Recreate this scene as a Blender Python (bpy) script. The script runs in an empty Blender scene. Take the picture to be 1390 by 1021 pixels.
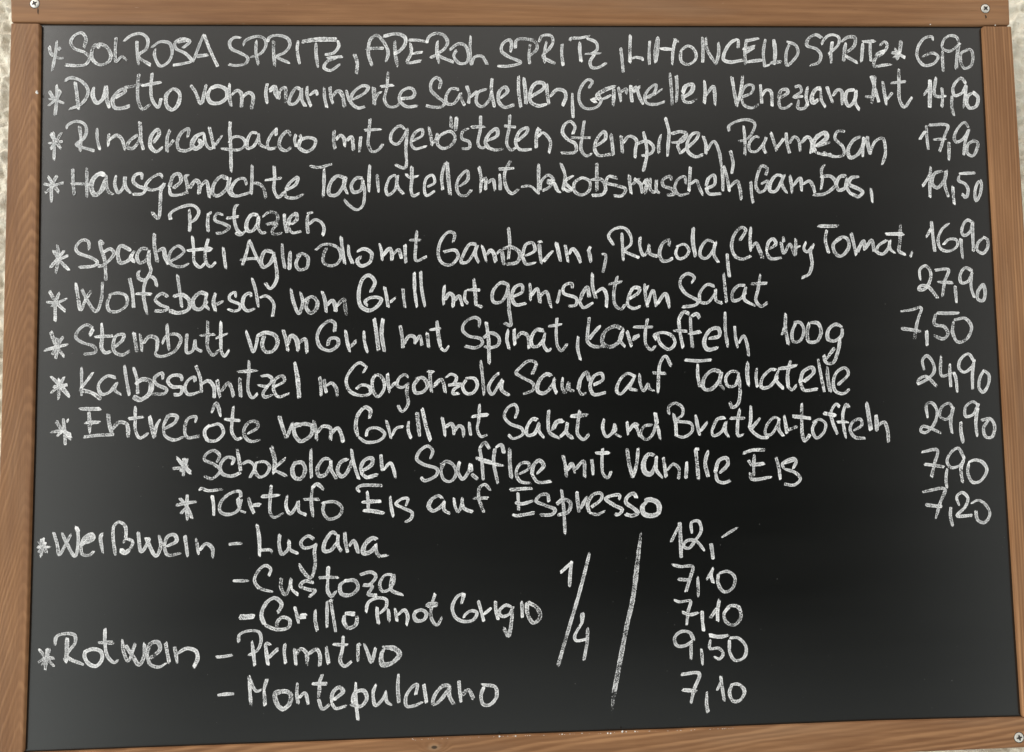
import bpy, bmesh, math, random
from mathutils import Vector, Matrix, noise

random.seed(7)
scene = bpy.context.scene
col = scene.collection

# ------------------------------------------------------------------ camera
# pose of the camera relative to the board: solved from the four inner frame corners
BW, BH = 0.800, 0.5849            # inner opening of the frame (metres)
ZB = 1.10                         # height of the opening's lower edge above the ground
FPX, CX, CY = 838.553, 695.0, 510.5
CAM_ROWS = ((0.9993137, 0.0155952, -0.0336003), (-0.0327634, -0.0511272, -0.9981546), (-0.0172843, 0.9985704, -0.0505812))
CAM_LOC = (0.368027, -0.506455, 1.361765)
cam_data = bpy.data.cameras.new('camera')
cam = bpy.data.objects.new('camera', cam_data)
col.objects.link(cam)
cam_data.sensor_fit = 'HORIZONTAL'
cam_data.sensor_width = 36.0
cam_data.lens = FPX / 1390.0 * 36.0
cam_data.clip_start = 0.01
cam_data.clip_end = 200.0
CAM_R = Matrix(CAM_ROWS)          # columns: camera right, up, back in world axes
cam.matrix_world = Matrix.Translation(CAM_LOC) @ CAM_R.to_4x4()
scene.camera = cam

# ------------------------------------------------------------------ light
# environment brightness painted by direction to shape the board's sheen; no sun
world = bpy.data.worlds.new('World')
scene.world = world
world.use_nodes = True
wt = world.node_tree
bg = wt.nodes['Background']
def wmath(op, a, b=0.0):
    x = wt.nodes.new('ShaderNodeMath'); x.operation = op
    for s, v in zip(x.inputs, (a, b)):
        if isinstance(v, (int, float)):
            s.default_value = v
        else:
            wt.links.new(v, s)
    return x.outputs[0]
def wstep(v, lo, hi, a=0.0, b=1.0):
    x = wt.nodes.new('ShaderNodeMapRange'); x.interpolation_type = 'SMOOTHSTEP'
    wt.links.new(v, x.inputs['Value'])
    for n, q in (('From Min', lo), ('From Max', hi), ('To Min', a), ('To Max', b)):
        x.inputs[n].default_value = q
    return x.outputs['Result']
wsep = wt.nodes.new('ShaderNodeSeparateXYZ')
wt.links.new(wt.nodes.new('ShaderNodeTexCoord').outputs['Generated'], wsep.inputs[0])
DX, DY, DZ = wsep.outputs['X'], wsep.outputs['Y'], wsep.outputs['Z']
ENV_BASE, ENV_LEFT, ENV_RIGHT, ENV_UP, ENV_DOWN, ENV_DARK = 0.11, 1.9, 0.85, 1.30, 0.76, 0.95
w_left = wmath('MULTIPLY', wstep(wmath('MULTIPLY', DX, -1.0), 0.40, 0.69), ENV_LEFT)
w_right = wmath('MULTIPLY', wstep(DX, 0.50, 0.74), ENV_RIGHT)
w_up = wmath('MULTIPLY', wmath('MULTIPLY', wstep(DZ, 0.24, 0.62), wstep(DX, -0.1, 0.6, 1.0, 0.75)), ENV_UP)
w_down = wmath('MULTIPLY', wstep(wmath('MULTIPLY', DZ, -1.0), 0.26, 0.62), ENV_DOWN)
# dark patch painted into the environment, standing in for the photographer's reflection
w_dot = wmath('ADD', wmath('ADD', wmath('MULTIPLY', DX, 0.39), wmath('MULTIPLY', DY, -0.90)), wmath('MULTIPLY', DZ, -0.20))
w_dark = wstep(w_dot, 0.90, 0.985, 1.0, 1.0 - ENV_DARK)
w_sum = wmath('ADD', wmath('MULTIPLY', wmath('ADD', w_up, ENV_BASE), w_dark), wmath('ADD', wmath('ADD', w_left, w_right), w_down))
wmix = wt.nodes.new('ShaderNodeMix'); wmix.data_type = 'RGBA'
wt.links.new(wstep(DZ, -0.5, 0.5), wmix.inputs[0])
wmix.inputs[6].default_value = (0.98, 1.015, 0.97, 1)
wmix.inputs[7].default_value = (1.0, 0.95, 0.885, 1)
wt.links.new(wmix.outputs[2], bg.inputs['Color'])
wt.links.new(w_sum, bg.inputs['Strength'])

def softbox(name, loc, target, size, power, colr):
    d = bpy.data.lights.new(name, 'AREA')
    d.shape = 'RECTANGLE'
    d.size, d.size_y = size
    d.energy = power
    d.color = colr
    o = bpy.data.objects.new(name, d)
    col.objects.link(o)
    o.location = loc
    o.rotation_euler = (Vector(target) - Vector(loc)).to_track_quat('-Z', 'Y').to_euler()
softbox('daylight_stand_in', (-2.3, -1.55, 2.65), (0.4, 0.0, 1.4), (1.7, 1.5), 34.0, (1.0, 0.975, 0.94))  # added unseen area lamp, stands in for daylight from the upper left

scene.view_settings.view_transform = 'Standard'
scene.view_settings.look = 'None'
scene.view_settings.gamma = 1
scene.view_settings.use_curve_mapping = False
scene.view_settings.exposure = 0.0
scene.render.resolution_x, scene.render.resolution_y = 1024, 752

# ------------------------------------------------------------------ helpers
def ray_at(u, v, y):
    """point of the vertical plane y=const that the photograph shows at pixel (u, v)"""
    d = CAM_R @ Vector(((u - CX) / FPX, -(v - CY) / FPX, -1.0))
    t = (y - CAM_LOC[1]) / d.y
    return Vector(CAM_LOC) + d * t

def link(o, parent=None):
    col.objects.link(o)
    if parent is not None:
        o.parent = parent
    return o

def empty(name, loc):
    o = bpy.data.objects.new(name, None)
    o.location = loc
    o.empty_display_size = 0.05
    return link(o)

def mesh_obj(name, bm, mat, parent=None, smooth=False, origin=None, rot=None):
    """world-space bmesh -> object with its own origin / rotation, parented without moving"""
    M = Matrix.Translation(origin if origin is not None else (0, 0, 0))
    if rot is not None:
        M = M @ rot.to_4x4()
    bm.transform(M.inverted())
    me = bpy.data.meshes.new(name)
    bm.to_mesh(me)
    bm.free()
    me.materials.append(mat)
    if smooth:
        for p in me.polygons:
            p.use_smooth = True
    o = bpy.data.objects.new(name, me)
    col.objects.link(o)
    if parent is not None:
        o.parent = parent
        o.matrix_local = world_of(parent).inverted() @ M
    else:
        o.matrix_world = M
    WORLD[o.name] = M
    return o

WORLD = {}
def world_of(o):
    return WORLD[o.name] if o.name in WORLD else Matrix.Translation(o.location)

class NT:
    """small helper for wiring shader nodes"""
    def __init__(self, name):
        self.mat = bpy.data.materials.new(name)
        self.mat.use_nodes = True
        self.t = self.mat.node_tree
        self.bsdf = self.t.nodes['Principled BSDF']
        self.out = self.t.nodes['Material Output']
    def n(self, kind, **props):
        x = self.t.nodes.new(kind)
        for k, v in props.items():
            setattr(x, k, v)
        return x
    def l(self, a, b):
        self.t.links.new(a, b)
    def val(self, sock, v):
        if hasattr(v, 'is_linked') or isinstance(v, bpy.types.NodeSocket):
            self.l(v, sock)
        else:
            sock.default_value = v
    def math(self, op, a, b=0.0, c=0.0, clamp=False):
        x = self.n('ShaderNodeMath', operation=op, use_clamp=clamp)
        self.val(x.inputs[0], a); self.val(x.inputs[1], b); self.val(x.inputs[2], c)
        return x.outputs[0]
    def noise(self, vec, scale, detail=3.0, rough=0.55):
        x = self.n('ShaderNodeTexNoise')
        self.l(vec, x.inputs['Vector'])
        x.inputs['Scale'].default_value = scale
        x.inputs['Detail'].default_value = detail
        x.inputs['Roughness'].default_value = rough
        return x.outputs['Fac']
    def mapping(self, vec, scale=(1, 1, 1), loc=(0, 0, 0)):
        x = self.n('ShaderNodeMapping')
        self.l(vec, x.inputs['Vector'])
        x.inputs['Scale'].default_value = scale
        x.inputs['Location'].default_value = loc
        return x.outputs['Vector']
    def ramp(self, fac, stops):
        x = self.n('ShaderNodeValToRGB')
        self.l(fac, x.inputs['Fac'])
        e = x.color_ramp.elements
        while len(e) < len(stops):
            e.new(0.5)
        for el, (p, c) in zip(e, stops):
            el.position = p
            el.color = (*c, 1) if len(c) == 3 else c
        return x.outputs['Color']
    def mix(self, fac, a, b, blend='MIX'):
        x = self.n('ShaderNodeMix', data_type='RGBA', blend_type=blend)
        self.val(x.inputs[0], fac)
        for s, v in ((x.inputs[6], a), (x.inputs[7], b)):
            if isinstance(v, bpy.types.NodeSocket):
                self.l(v, s)
            else:
                s.default_value = (*v, 1)
        return x.outputs[2]
    def smooth(self, v, lo, hi, a=0.0, b=1.0):
        x = self.n('ShaderNodeMapRange', interpolation_type='SMOOTHSTEP')
        self.val(x.inputs['Value'], v)
        self.val(x.inputs['From Min'], lo); self.val(x.inputs['From Max'], hi)
        self.val(x.inputs['To Min'], a); self.val(x.inputs['To Max'], b)
        return x.outputs['Result']
    def bump(self, h, strength, dist):
        x = self.n('ShaderNodeBump')
        self.l(h, x.inputs['Height'])
        x.inputs['Strength'].default_value = strength
        x.inputs['Distance'].default_value = dist
        self.l(x.outputs['Normal'], self.bsdf.inputs['Normal'])

# ------------------------------------------------------------------ materials
def wood(name, freq, y0, w0, slope, wander, lines, light, dark, seed, knot=None):
    """stained softwood: pale grain lines on brown, running along the object's local X;
    y0/w0/slope give the nested arches of a flat-sawn board"""
    k = NT(name)
    co = k.n('ShaderNodeTexCoord').outputs['Object']
    sep = k.n('ShaderNodeSeparateXYZ'); k.l(co, sep.inputs[0])
    X, Y = sep.outputs['X'], sep.outputs['Y']
    slow = k.noise(k.mapping(co, (3.2, 20, 9), (seed, seed * 1.7, 0)), 1.0, 2.0)
    mid = k.noise(k.mapping(co, (14, 110, 60), (seed * 2.1, seed, 0)), 1.0, 3.0)
    dy = k.math('SUBTRACT', Y, y0)
    d = k.math('SQRT', k.math('ADD', k.math('MULTIPLY', dy, dy), w0 * w0))
    r = k.math('ADD', k.math('MULTIPLY', d, freq), k.math('MULTIPLY', X, slope))
    r = k.math('ADD', r, k.math('MULTIPLY', slow, wander))
    r = k.math('ADD', r, k.math('MULTIPLY', mid, wander * 0.17))
    kd = None
    if knot:
        kx, ky, kr = knot
        ex = k.math('MULTIPLY', k.math('SUBTRACT', X, kx), 0.55)
        ey = k.math('SUBTRACT', Y, ky)
        kd = k.math('SQRT', k.math('ADD', k.math('MULTIPLY', ex, ex), k.math('MULTIPLY', ey, ey)))
        # the rings part round the knot
        r = k.math('ADD', r, k.smooth(kd, 0.0, kr * 5.5, 2.6, 0.0))
    saw = k.math('FRACT', r)
    wh = k.n('ShaderNodeTexWhiteNoise', noise_dimensions='1D'); k.l(k.math('FLOOR', r), wh.inputs['W'])
    pulse = k.math('MULTIPLY', k.smooth(saw, 0.15, 0.60), k.smooth(saw, 0.74, 1.0, 1.0, 0.0))
    pulse = k.math('MULTIPLY', pulse, k.math('ADD', 0.30, wh.outputs['Value']))
    fade = k.smooth(k.noise(k.mapping(co, (6, 30, 20), (seed, 9, 0)), 1.0, 2.0), 0.30, 0.65, 0.35, 1.0)
    pulse = k.math('MULTIPLY', pulse, fade)
    fibre = k.noise(k.mapping(co, (34, 1300, 900), (seed, 0, 0)), 1.0, 3.0, 0.65)
    fibre2 = k.noise(k.mapping(co, (10, 230, 200), (0, seed, 0)), 1.0, 3.0, 0.6)
    blot = k.noise(k.mapping(co, (5, 30, 20), (seed * 3, 0, 0)), 1.0, 4.0)
    f = k.math('MULTIPLY', pulse, lines)
    f = k.math('ADD', f, k.math('MULTIPLY', k.math('SUBTRACT', fibre2, 0.5), 0.95))
    f = k.math('ADD', f, k.math('MULTIPLY', k.math('SUBTRACT', fibre, 0.5), 0.45))
    f = k.math('ADD', f, k.math('MULTIPLY', k.math('SUBTRACT', blot, 0.5), 1.1))
    f = k.math('ADD', f, 0.36 - lines * 0.18, clamp=True)
    c = k.ramp(f, [(0.0, dark), (0.45, tuple(a * 0.4 + b * 0.6 for a, b in zip(light, dark))), (1.0, light)])
    # the stain has weathered greyer in places
    worn = k.smooth(k.noise(k.mapping(co, (4, 24, 20), (2, seed, 0)), 1.0, 3.0), 0.48, 0.72)
    c = k.mix(k.math('MULTIPLY', worn, 0.32), c, (0.240, 0.155, 0.098))
    pore = k.smooth(k.noise(k.mapping(co, (45, 800, 900), (seed, 4, 0)), 1.0, 2.0), 0.68, 0.80)
    c = k.mix(k.math('MULTIPLY', pore, 0.40), c, tuple(x * 0.4 for x in dark))
    # small dents and pale scuffs
    scuff = k.smooth(k.noise(k.mapping(co, (60, 260, 200), (seed, 1, 0)), 1.0, 2.0), 0.735, 0.78)
    c = k.mix(k.math('MULTIPLY', scuff, 0.35), c, (0.42, 0.31, 0.22))
    if knot:
        c = k.mix(k.smooth(kd, knot[2] * 0.9, knot[2] * 2.3, 0.55, 0.0), c, (0.33, 0.22, 0.13))
        c = k.mix(k.smooth(kd, knot[2] * 0.55, knot[2] * 1.05, 0.92, 0.0), c, (0.040, 0.026, 0.016))
    k.l(c, k.bsdf.inputs['Base Color'])
    k.l(k.math('ADD', 0.46, k.math('MULTIPLY', fibre2, 0.25)), k.bsdf.inputs['Roughness'])
    k.bsdf.inputs['Specular IOR Level'].default_value = 0.22
    k.bump(k.math('ADD', k.math('MULTIPLY', fibre, 0.6), k.math('MULTIPLY', pulse, 0.35)), 0.4, 0.0006)
    return k.mat

def board_material():
    k = NT('black_writing_board')
    co = k.n('ShaderNodeTexCoord').outputs['Object']
    dust = k.noise(k.mapping(co, (5, 5, 5)), 1.0, 5.0, 0.6)
    wipe = k.noise(k.mapping(co, (4, 30, 30), (3, 1, 0)), 1.0, 4.0, 0.6)
    speck = k.noise(co, 1400, 2.0)
    c = k.ramp(k.math('ADD', k.math('MULTIPLY', dust, 0.5), k.math('MULTIPLY', wipe, 0.5)),
               [(0.3, BOARD_DARK), (0.72, BOARD_DUSTY)])
    # a few single grains of chalk left on the surface
    grain = k.smooth(k.noise(co, 520, 1.0), 0.80, 0.84)
    c = k.mix(k.math('MULTIPLY', grain, 0.35), c, (0.5, 0.5, 0.48))
    k.l(c, k.bsdf.inputs['Base Color'])
    k.l(k.math('ADD', BOARD_ROUGH, k.math('MULTIPLY', wipe, 0.04)), k.bsdf.inputs['Roughness'])
    k.bsdf.inputs['Specular IOR Level'].default_value = BOARD_SPEC
    k.bump(speck, 0.25, 0.00012)
    return k.mat

def chalk_material():
    """chalk that sits on the tooth of the board: solid rims, grainy middle, ragged edges"""
    k = NT('white_chalk')
    geo = k.n('ShaderNodeTexCoord').outputs['Object']
    uv = k.n('ShaderNodeUVMap', uv_map='stroke').outputs['UV']
    sep = k.n('ShaderNodeSeparateXYZ'); k.l(uv, sep.inputs[0])
    across = k.math('ABSOLUTE', k.math('SUBTRACT', k.math('MULTIPLY', sep.outputs['X'], 2.0), 1.0))
    press = k.n('ShaderNodeAttribute', attribute_name='pressure').outputs['Fac']
    g1 = k.noise(geo, 1150, 2.0, 0.7)
    g2 = k.noise(geo, 330, 2.0, 0.5)
    g3 = k.noise(geo, 120, 2.0, 0.5)
    grain = k.math('ADD', k.math('MULTIPLY', g1, 0.74), k.math('ADD', k.math('MULTIPLY', g2, 0.16), k.math('MULTIPLY', g3, 0.10)))
    rim = k.smooth(across, 0.30, 0.72)
    cover = k.math('ADD', press, k.math('MULTIPLY', rim, 0.05))
    cover = k.math('SUBTRACT', cover, k.smooth(across, 0.70, 1.0, 0.0, 0.70))
    a = k.math('ADD', grain, k.math('SUBTRACT', cover, 0.5))
    alpha = k.smooth(a, 0.44, 0.62)
    k.l(alpha, k.bsdf.inputs['Alpha'])
    heavy = k.n('ShaderNodeAttribute', attribute_name='deposit').outputs['Fac']
    tone = k.math('ADD', k.math('MULTIPLY', k.math('SUBTRACT', grain, 0.5), 2.2), k.math('ADD', heavy, k.math('SUBTRACT', k.math('MULTIPLY', rim, 0.30), 0.06)))
    c = k.ramp(tone, [(0.0, CHALK_LO), (0.5, CHALK_MID), (1.0, CHALK_HI)])
    k.l(c, k.bsdf.inputs['Base Color'])
    k.bsdf.inputs['Roughness'].default_value = 0.95
    k.bsdf.inputs['Specular IOR Level'].default_value = 0.1
    k.bump(grain, 0.5, 0.0005)
    return k.mat

def plaster_material():
    k = NT('rough_plaster')
    co = k.n('ShaderNodeTexCoord').outputs['Object']
    a = k.noise(co, 130, 5.0, 0.65)
    b = k.noise(co, 9, 3.0)
    c = k.ramp(k.math('ADD', k.math('MULTIPLY', a, 0.6), k.math('MULTIPLY', b, 0.4)),
               [(0.36, (0.58, 0.51, 0.39)), (0.48, (0.80, 0.74, 0.61)), (0.64, (0.88, 0.85, 0.74))])
    k.l(c, k.bsdf.inputs['Base Color'])
    k.bsdf.inputs['Roughness'].default_value = 0.95
    k.bump(k.math('ADD', k.noise(co, 260, 5.0, 0.65), k.math('MULTIPLY', k.noise(co, 95, 3.0, 0.6), 1.6)), 0.8, 0.002)
    return k.mat

def metal_material(name, colr, rough, metallic=1.0):
    k = NT(name)
    co = k.n('ShaderNodeTexCoord').outputs['Object']
    f = k.noise(co, 700, 3.0)
    k.l(k.ramp(f, [(0.3, tuple(x * 0.75 for x in colr)), (0.7, colr)]), k.bsdf.inputs['Base Color'])
    k.bsdf.inputs['Metallic'].default_value = metallic
    k.bsdf.inputs['Roughness'].default_value = rough
    return k.mat

BOARD_DARK, BOARD_DUSTY = (0.0030, 0.0034, 0.0032), (0.0056, 0.0060, 0.0056)
BOARD_ROUGH, BOARD_SPEC = 0.19, 0.75
CHALK_LO, CHALK_MID, CHALK_HI = (0.21, 0.217, 0.224), (0.52, 0.53, 0.54), (0.88, 0.89, 0.895)
W_L, W_D = (0.365, 0.192, 0.090), (0.168, 0.075, 0.031)
KNOT_C = (ray_at(589.5, 1014.5, 0.0), 0.0016)
wood_top = wood('stained_wood_fine_grain', 170, -1.0, 0.0, 4.0, 3.0, 0.14, W_L, W_D, 1.3)
wood_left = wood('stained_wood_flamed_grain', 350, -0.0085, 0.0030, 92.0, 8.0, 0.40, W_L, W_D, 4.1)
wood_right = wood('stained_wood_straight_grain', 390, -1.0, 0.0, 0.0, 2.4, 0.50, W_L, W_D, 8.7)
BOTTOM_C = ray_at(710, 1022, 0.0)      # middle of the bottom rail
wood_bottom = wood('stained_wood_wavy_grain', 215, -1.0, 0.0, -24.0, 5.0, 0.58, W_L, W_D, 12.2,
                   (KNOT_C[0].x - BOTTOM_C.x, KNOT_C[0].z - BOTTOM_C.z, KNOT_C[1]))
m_board = board_material()
m_chalk = chalk_material()
m_plaster = plaster_material()
m_zinc = metal_material('zinc_screw_metal', (0.74, 0.72, 0.66), 0.42, 0.45)
m_recess = metal_material('dark_screw_recess', (0.05, 0.045, 0.04), 0.6, 0.6)
m_crack = metal_material('dark_wood_split', (0.045, 0.025, 0.013), 0.9, 0.0)

# ------------------------------------------------------------------ the wall behind
WALL_Y = 0.034
def build_wall():
    bm = bmesh.new()
    def axis(lo, a, b, hi, fine, coarse):
        out, v = [], lo
        while v < hi:
            out.append(v)
            v += fine if a < v < b else coarse
        return out + [hi]
    # fine where the plaster shows beside the frame, coarser further off
    xs = axis(-2.2, -0.10, 0.0, 0.0, 0.0020, 0.012)[:-1] + axis(0.0, 0.77, 0.92, 3.0, 0.0020, 0.012)
    zs = axis(0.0, 1.02, 1.76, 3.0, 0.0022, 0.012)
    x0, x1, z0, z1 = xs[0], xs[-1], zs[0], zs[-1]
    nx, nz = len(xs) - 1, len(zs) - 1
    rows = []
    for z in zs:
        row = []
        for x in xs:
            p = Vector((x * 105, z * 105, 0.3))
            n1 = noise.noise(p); n2 = noise.noise(p * 2.1 + Vector((5, 3, 1))); n3 = noise.noise(p * 0.3)
            # the fine lumps are modelled beside the frame and carried by the bump further off
            def edge(v, a, b, s=0.02):
                return max(0.0, min(1.0, (v - a) / s + 1)) * max(0.0, min(1.0, (b - v) / s + 1))
            wf = max(edge(x, -0.075, 0.03), edge(x, 0.79, 0.89)) * edge(z, 1.05, 1.73)
            h = wf * ((1 - abs(n1) * 1.8) * 0.0040 + n2 * 0.0026) + (1 - wf) * 0.0018 + n3 * 0.003
            row.append(bm.verts.new((x, WALL_Y - h, z)))
        rows.append(row)
    for j in range(nz):
        for i in range(nx):
            bm.faces.new((rows[j][i], rows[j][i + 1], rows[j + 1][i + 1], rows[j + 1][i]))
    # thickness behind
    back = [bm.verts.new((x, WALL_Y + 0.15, z)) for x, z in ((x0, z0), (x1, z0), (x1, z1), (x0, z1))]
    bm.faces.new(back[::-1])
    bm.faces.new([rows[0][i] for i in range(nx + 1)][::-1] + [back[0], back[1]])
    bm.faces.new([rows[nz][i] for i in range(nx + 1)] + [back[2], back[3]])
    bm.faces.new([rows[j][0] for j in range(nz + 1)] + [back[3], back[0]])
    bm.faces.new([rows[j][nx] for j in range(nz + 1)][::-1] + [back[1], back[2]])
    o = mesh_obj('plaster_wall', bm, m_plaster, smooth=True)
    o['label'] = 'rough cream plaster wall behind the framed chalkboard'
    o['category'] = 'wall'
build_wall()

# ------------------------------------------------------------------ the chalkboard
root = empty('chalkboard', (BW / 2, 0, ZB - 0.03))
root['label'] = 'black chalkboard in a brown wooden frame, covered with a handwritten white menu'
root['category'] = 'chalkboard'
BOARD_Y = 0.0028
FRAME_T = 0.017

def prism(outline, y0, y1, bevel):
    bm = bmesh.new()
    f = [bm.verts.new((p.x, y0, p.z)) for p in outline]
    b = [bm.verts.new((p.x, y1, p.z)) for p in outline]
    n = len(f)
    bm.faces.new(f); bm.faces.new(b[::-1])
    for i in range(n):
        bm.faces.new((f[i], b[i], b[(i + 1) % n], f[(i + 1) % n]))
    bmesh.ops.recalc_face_normals(bm, faces=bm.faces)
    if bevel:
        ed = [e for e in bm.edges if e.is_manifold and e.calc_face_angle(0) > 0.5]
        bmesh.ops.bevel(bm, geom=ed, offset=bevel, segments=3, profile=0.6, affect='EDGES', clamp_overlap=True)
    return bm

def px(pts, y=0.0):
    return [ray_at(u, v, y) for u, v in pts]

ROT_V = Matrix.Rotation(-math.pi / 2, 3, 'Y') @ Matrix.Rotation(math.pi / 2, 3, 'X')   # local X up, local Y across
ROT_H = Matrix.Rotation(math.pi / 2, 3, 'X')                                            # local X right, local Y up

def rail(name, pts, mat, rot, bevel=0.0011, c=None):
    out = px(pts)
    c = c or sum(out, Vector()) / len(out)
    return mesh_obj(name, prism(out, 0.0, FRAME_T, bevel), mat, root, origin=c, rot=rot)

top_rail = rail('frame_rail', [(13.6, -7.5), (14.6, 29.9), (700, 31.8), (1330, 33.6), (1371.4, 33.4), (1370.2, -1.4), (700, -5)], wood_top, ROT_H, 0.0016)
left_stile = rail('frame_stile', [(14.5, 31.2), (11.0, 150), (5.0, 400), (0.6, 600), (-7, 820), (-14.5, 1024.5),
                                  (30.6, 1022.6), (35.9, 871), (43.3, 600), (48.0, 400), (51.6, 150), (53.2, 31.6)], wood_left, ROT_V)
right_stile = rail('frame_stile', [(1335.0, 35.0), (1341.0, 150), (1354.8, 400), (1366.2, 600), (1382.6, 871), (1389.4, 974.4),
                                   (1434.5, 973.2), (1415, 680), (1390, 292), (1381, 150), (1373.6, 35.2)], wood_right, ROT_V, 0.0016)
bottom_rail = rail('frame_rail', [(-15.5, 1025.6), (200, 1017.2), (600, 1002.6), (900, 992.2), (1190, 980.6), (1436, 973.8),
                                  (1438, 1013.2), (1250, 1021), (600, 1045), (-18, 1070)], wood_bottom, ROT_H, c=BOTTOM_C)

# the black panel let into the frame
pan = px([(40, 20), (1347, 24), (1402, 986), (16, 1034)], BOARD_Y)
board = mesh_obj('writing_surface', prism(pan, BOARD_Y, BOARD_Y + 0.004, 0), m_board, root,
                 origin=sum(pan, Vector()) / 4, rot=ROT_H)

def screw(u, v, r_px, parent, turn):
    c = ray_at(u, v, 0.0)
    r = (ray_at(u + r_px, v, 0.0) - c).length
    bm = bmesh.new()
    prof = [(0.0, 0.0), (0.0, 1.0), (0.25, 0.93), (0.36, 0.75), (0.42, 0.48)]
    rings = []
    for d, q in prof[1:]:
        rings.append([bm.verts.new((c.x + r * q * math.cos(a), -0.0006 * d / 0.42 + 0.0001, c.z + r * q * math.sin(a)))
                      for a in [i * math.tau / 24 for i in range(24)]])
    for A, B in zip(rings, rings[1:]):
        for i in range(24):
            bm.faces.new((A[i], B[i], B[(i + 1) % 24], A[(i + 1) % 24]))
    bm.faces.new(rings[-1])
    bmesh.ops.recalc_face_normals(bm, faces=bm.faces)
    s = mesh_obj('screw', bm, m_zinc, parent, smooth=True, origin=c)
    # cross recess: dark metal cross sunk in the head
    bm = bmesh.new()
    for k in range(2):
        a = turn + k * math.pi / 2
        dx, dz = math.cos(a), math.sin(a)
        w, h = r * 0.19, r * 0.60
        pts = [(-h, -w * .5), (-h * .5, -w), (h * .5, -w), (h, -w * .5), (h, w * .5), (h * .5, w), (-h * .5, w), (-h, w * .5)]
        yy = -0.00055 - k * 0.00003
        bm.faces.new([bm.verts.new((c.x + p * dx - q * dz, yy, c.z + p * dz + q * dx)) for p, q in pts])
    a0 = [bm.verts.new((c.x + r * 0.96 * math.cos(i * math.tau / 24), -0.00006, c.z + r * 0.96 * math.sin(i * math.tau / 24))) for i in range(24)]
    a1 = [bm.verts.new((c.x + r * (1.10 + 0.05 * math.sin(i * 2.3 + u)) * math.cos(i * math.tau / 24), -0.00006,
                        c.z + r * (1.12 + 0.05 * math.sin(i * 1.7 + u)) * math.sin(i * math.tau / 24))) for i in range(24)]
    for i in range(24):
        bm.faces.new((a0[i], a0[(i + 1) % 24], a1[(i + 1) % 24], a1[i]))
    mesh_dark(bm, c, s)

def mesh_dark(bm, c, s):
    # grandchildren are the deepest level allowed, so the recess is merged into the screw as a second material
    o = s
    bm.transform(world_of(s).inverted())
    me2 = bmesh.new(); me2.from_mesh(o.data)
    off = len(me2.faces)
    vm = {v: me2.verts.new(v.co) for v in bm.verts}
    for f in bm.faces:
        nf = me2.faces.new([vm[v] for v in f.verts]); nf.material_index = 1
    me2.to_mesh(o.data); me2.free(); bm.free()
    o.data.materials.append(m_recess)

screw(47.2, 5.0, 6.3, top_rail, 0.5)
screw(1337.5, 11.8, 5.8, top_rail, 0.75)
screw(1383.2, 1001.2, 6.4, bottom_rail, 0.2)

def split(pts, w, parent):
    """a short dark split in the timber below a screw"""
    bm = bmesh.new()
    L, R = [], []
    n = len(pts)
    for i, (u, v) in enumerate(pts):
        ww = w * math.sin(math.pi * (i + 0.35) / (n - 0.3))
        a, b = ray_at(u - ww, v, -0.00012), ray_at(u + ww, v, -0.00012)
        L.append(bm.verts.new(a)); R.append(bm.verts.new(b))
    for i in range(n - 1):
        bm.faces.new((L[i], R[i], R[i + 1], L[i + 1]))
    mesh_obj('split', bm, m_crack, parent, origin=ray_at(*pts[0], 0))
split([(51.2, 11), (51.6, 13.5), (51.4, 16.5), (51.9, 19.5)], 0.9, top_rail)
split([(1337.0, 20), (1338.2, 22), (1338.6, 24), (1338, 25.2)], 1.1, top_rail)

# ------------------------------------------------------------------ the handwriting
# Every stroke is a polyline in fifths of a photo pixel, measured from the corner of the
# close-up it was read in; it is laid onto the board's own plane as a chalk ribbon.
TILE = {'A1': (50, 36), 'A2': (320, 36), 'A3': (590, 36), 'A4': (860, 36), 'A5': (1112, 36),
        'B1': (50, 220), 'B2': (320, 220), 'B3': (590, 220), 'B4': (860, 220), 'B5': (1112, 220),
        'F1': (50, 340), 'F2': (320, 340), 'F3': (590, 340), 'F4': (860, 340), 'F5': (1112, 340),
        'C1': (50, 425), 'C2': (320, 425), 'C3': (590, 425), 'C4': (860, 425), 'C5': (1112, 425),
        'D1': (230, 600), 'D2': (500, 600), 'D3': (770, 600), 'D4': (1000, 600), 'D5': (1112, 600),
        'W': (40, 690), 'U': (290, 720), 'P': (750, 700),
        'E1': (40, 800), 'E2': (280, 800), 'E3': (500, 800), 'E4': (750, 800)}

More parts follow.
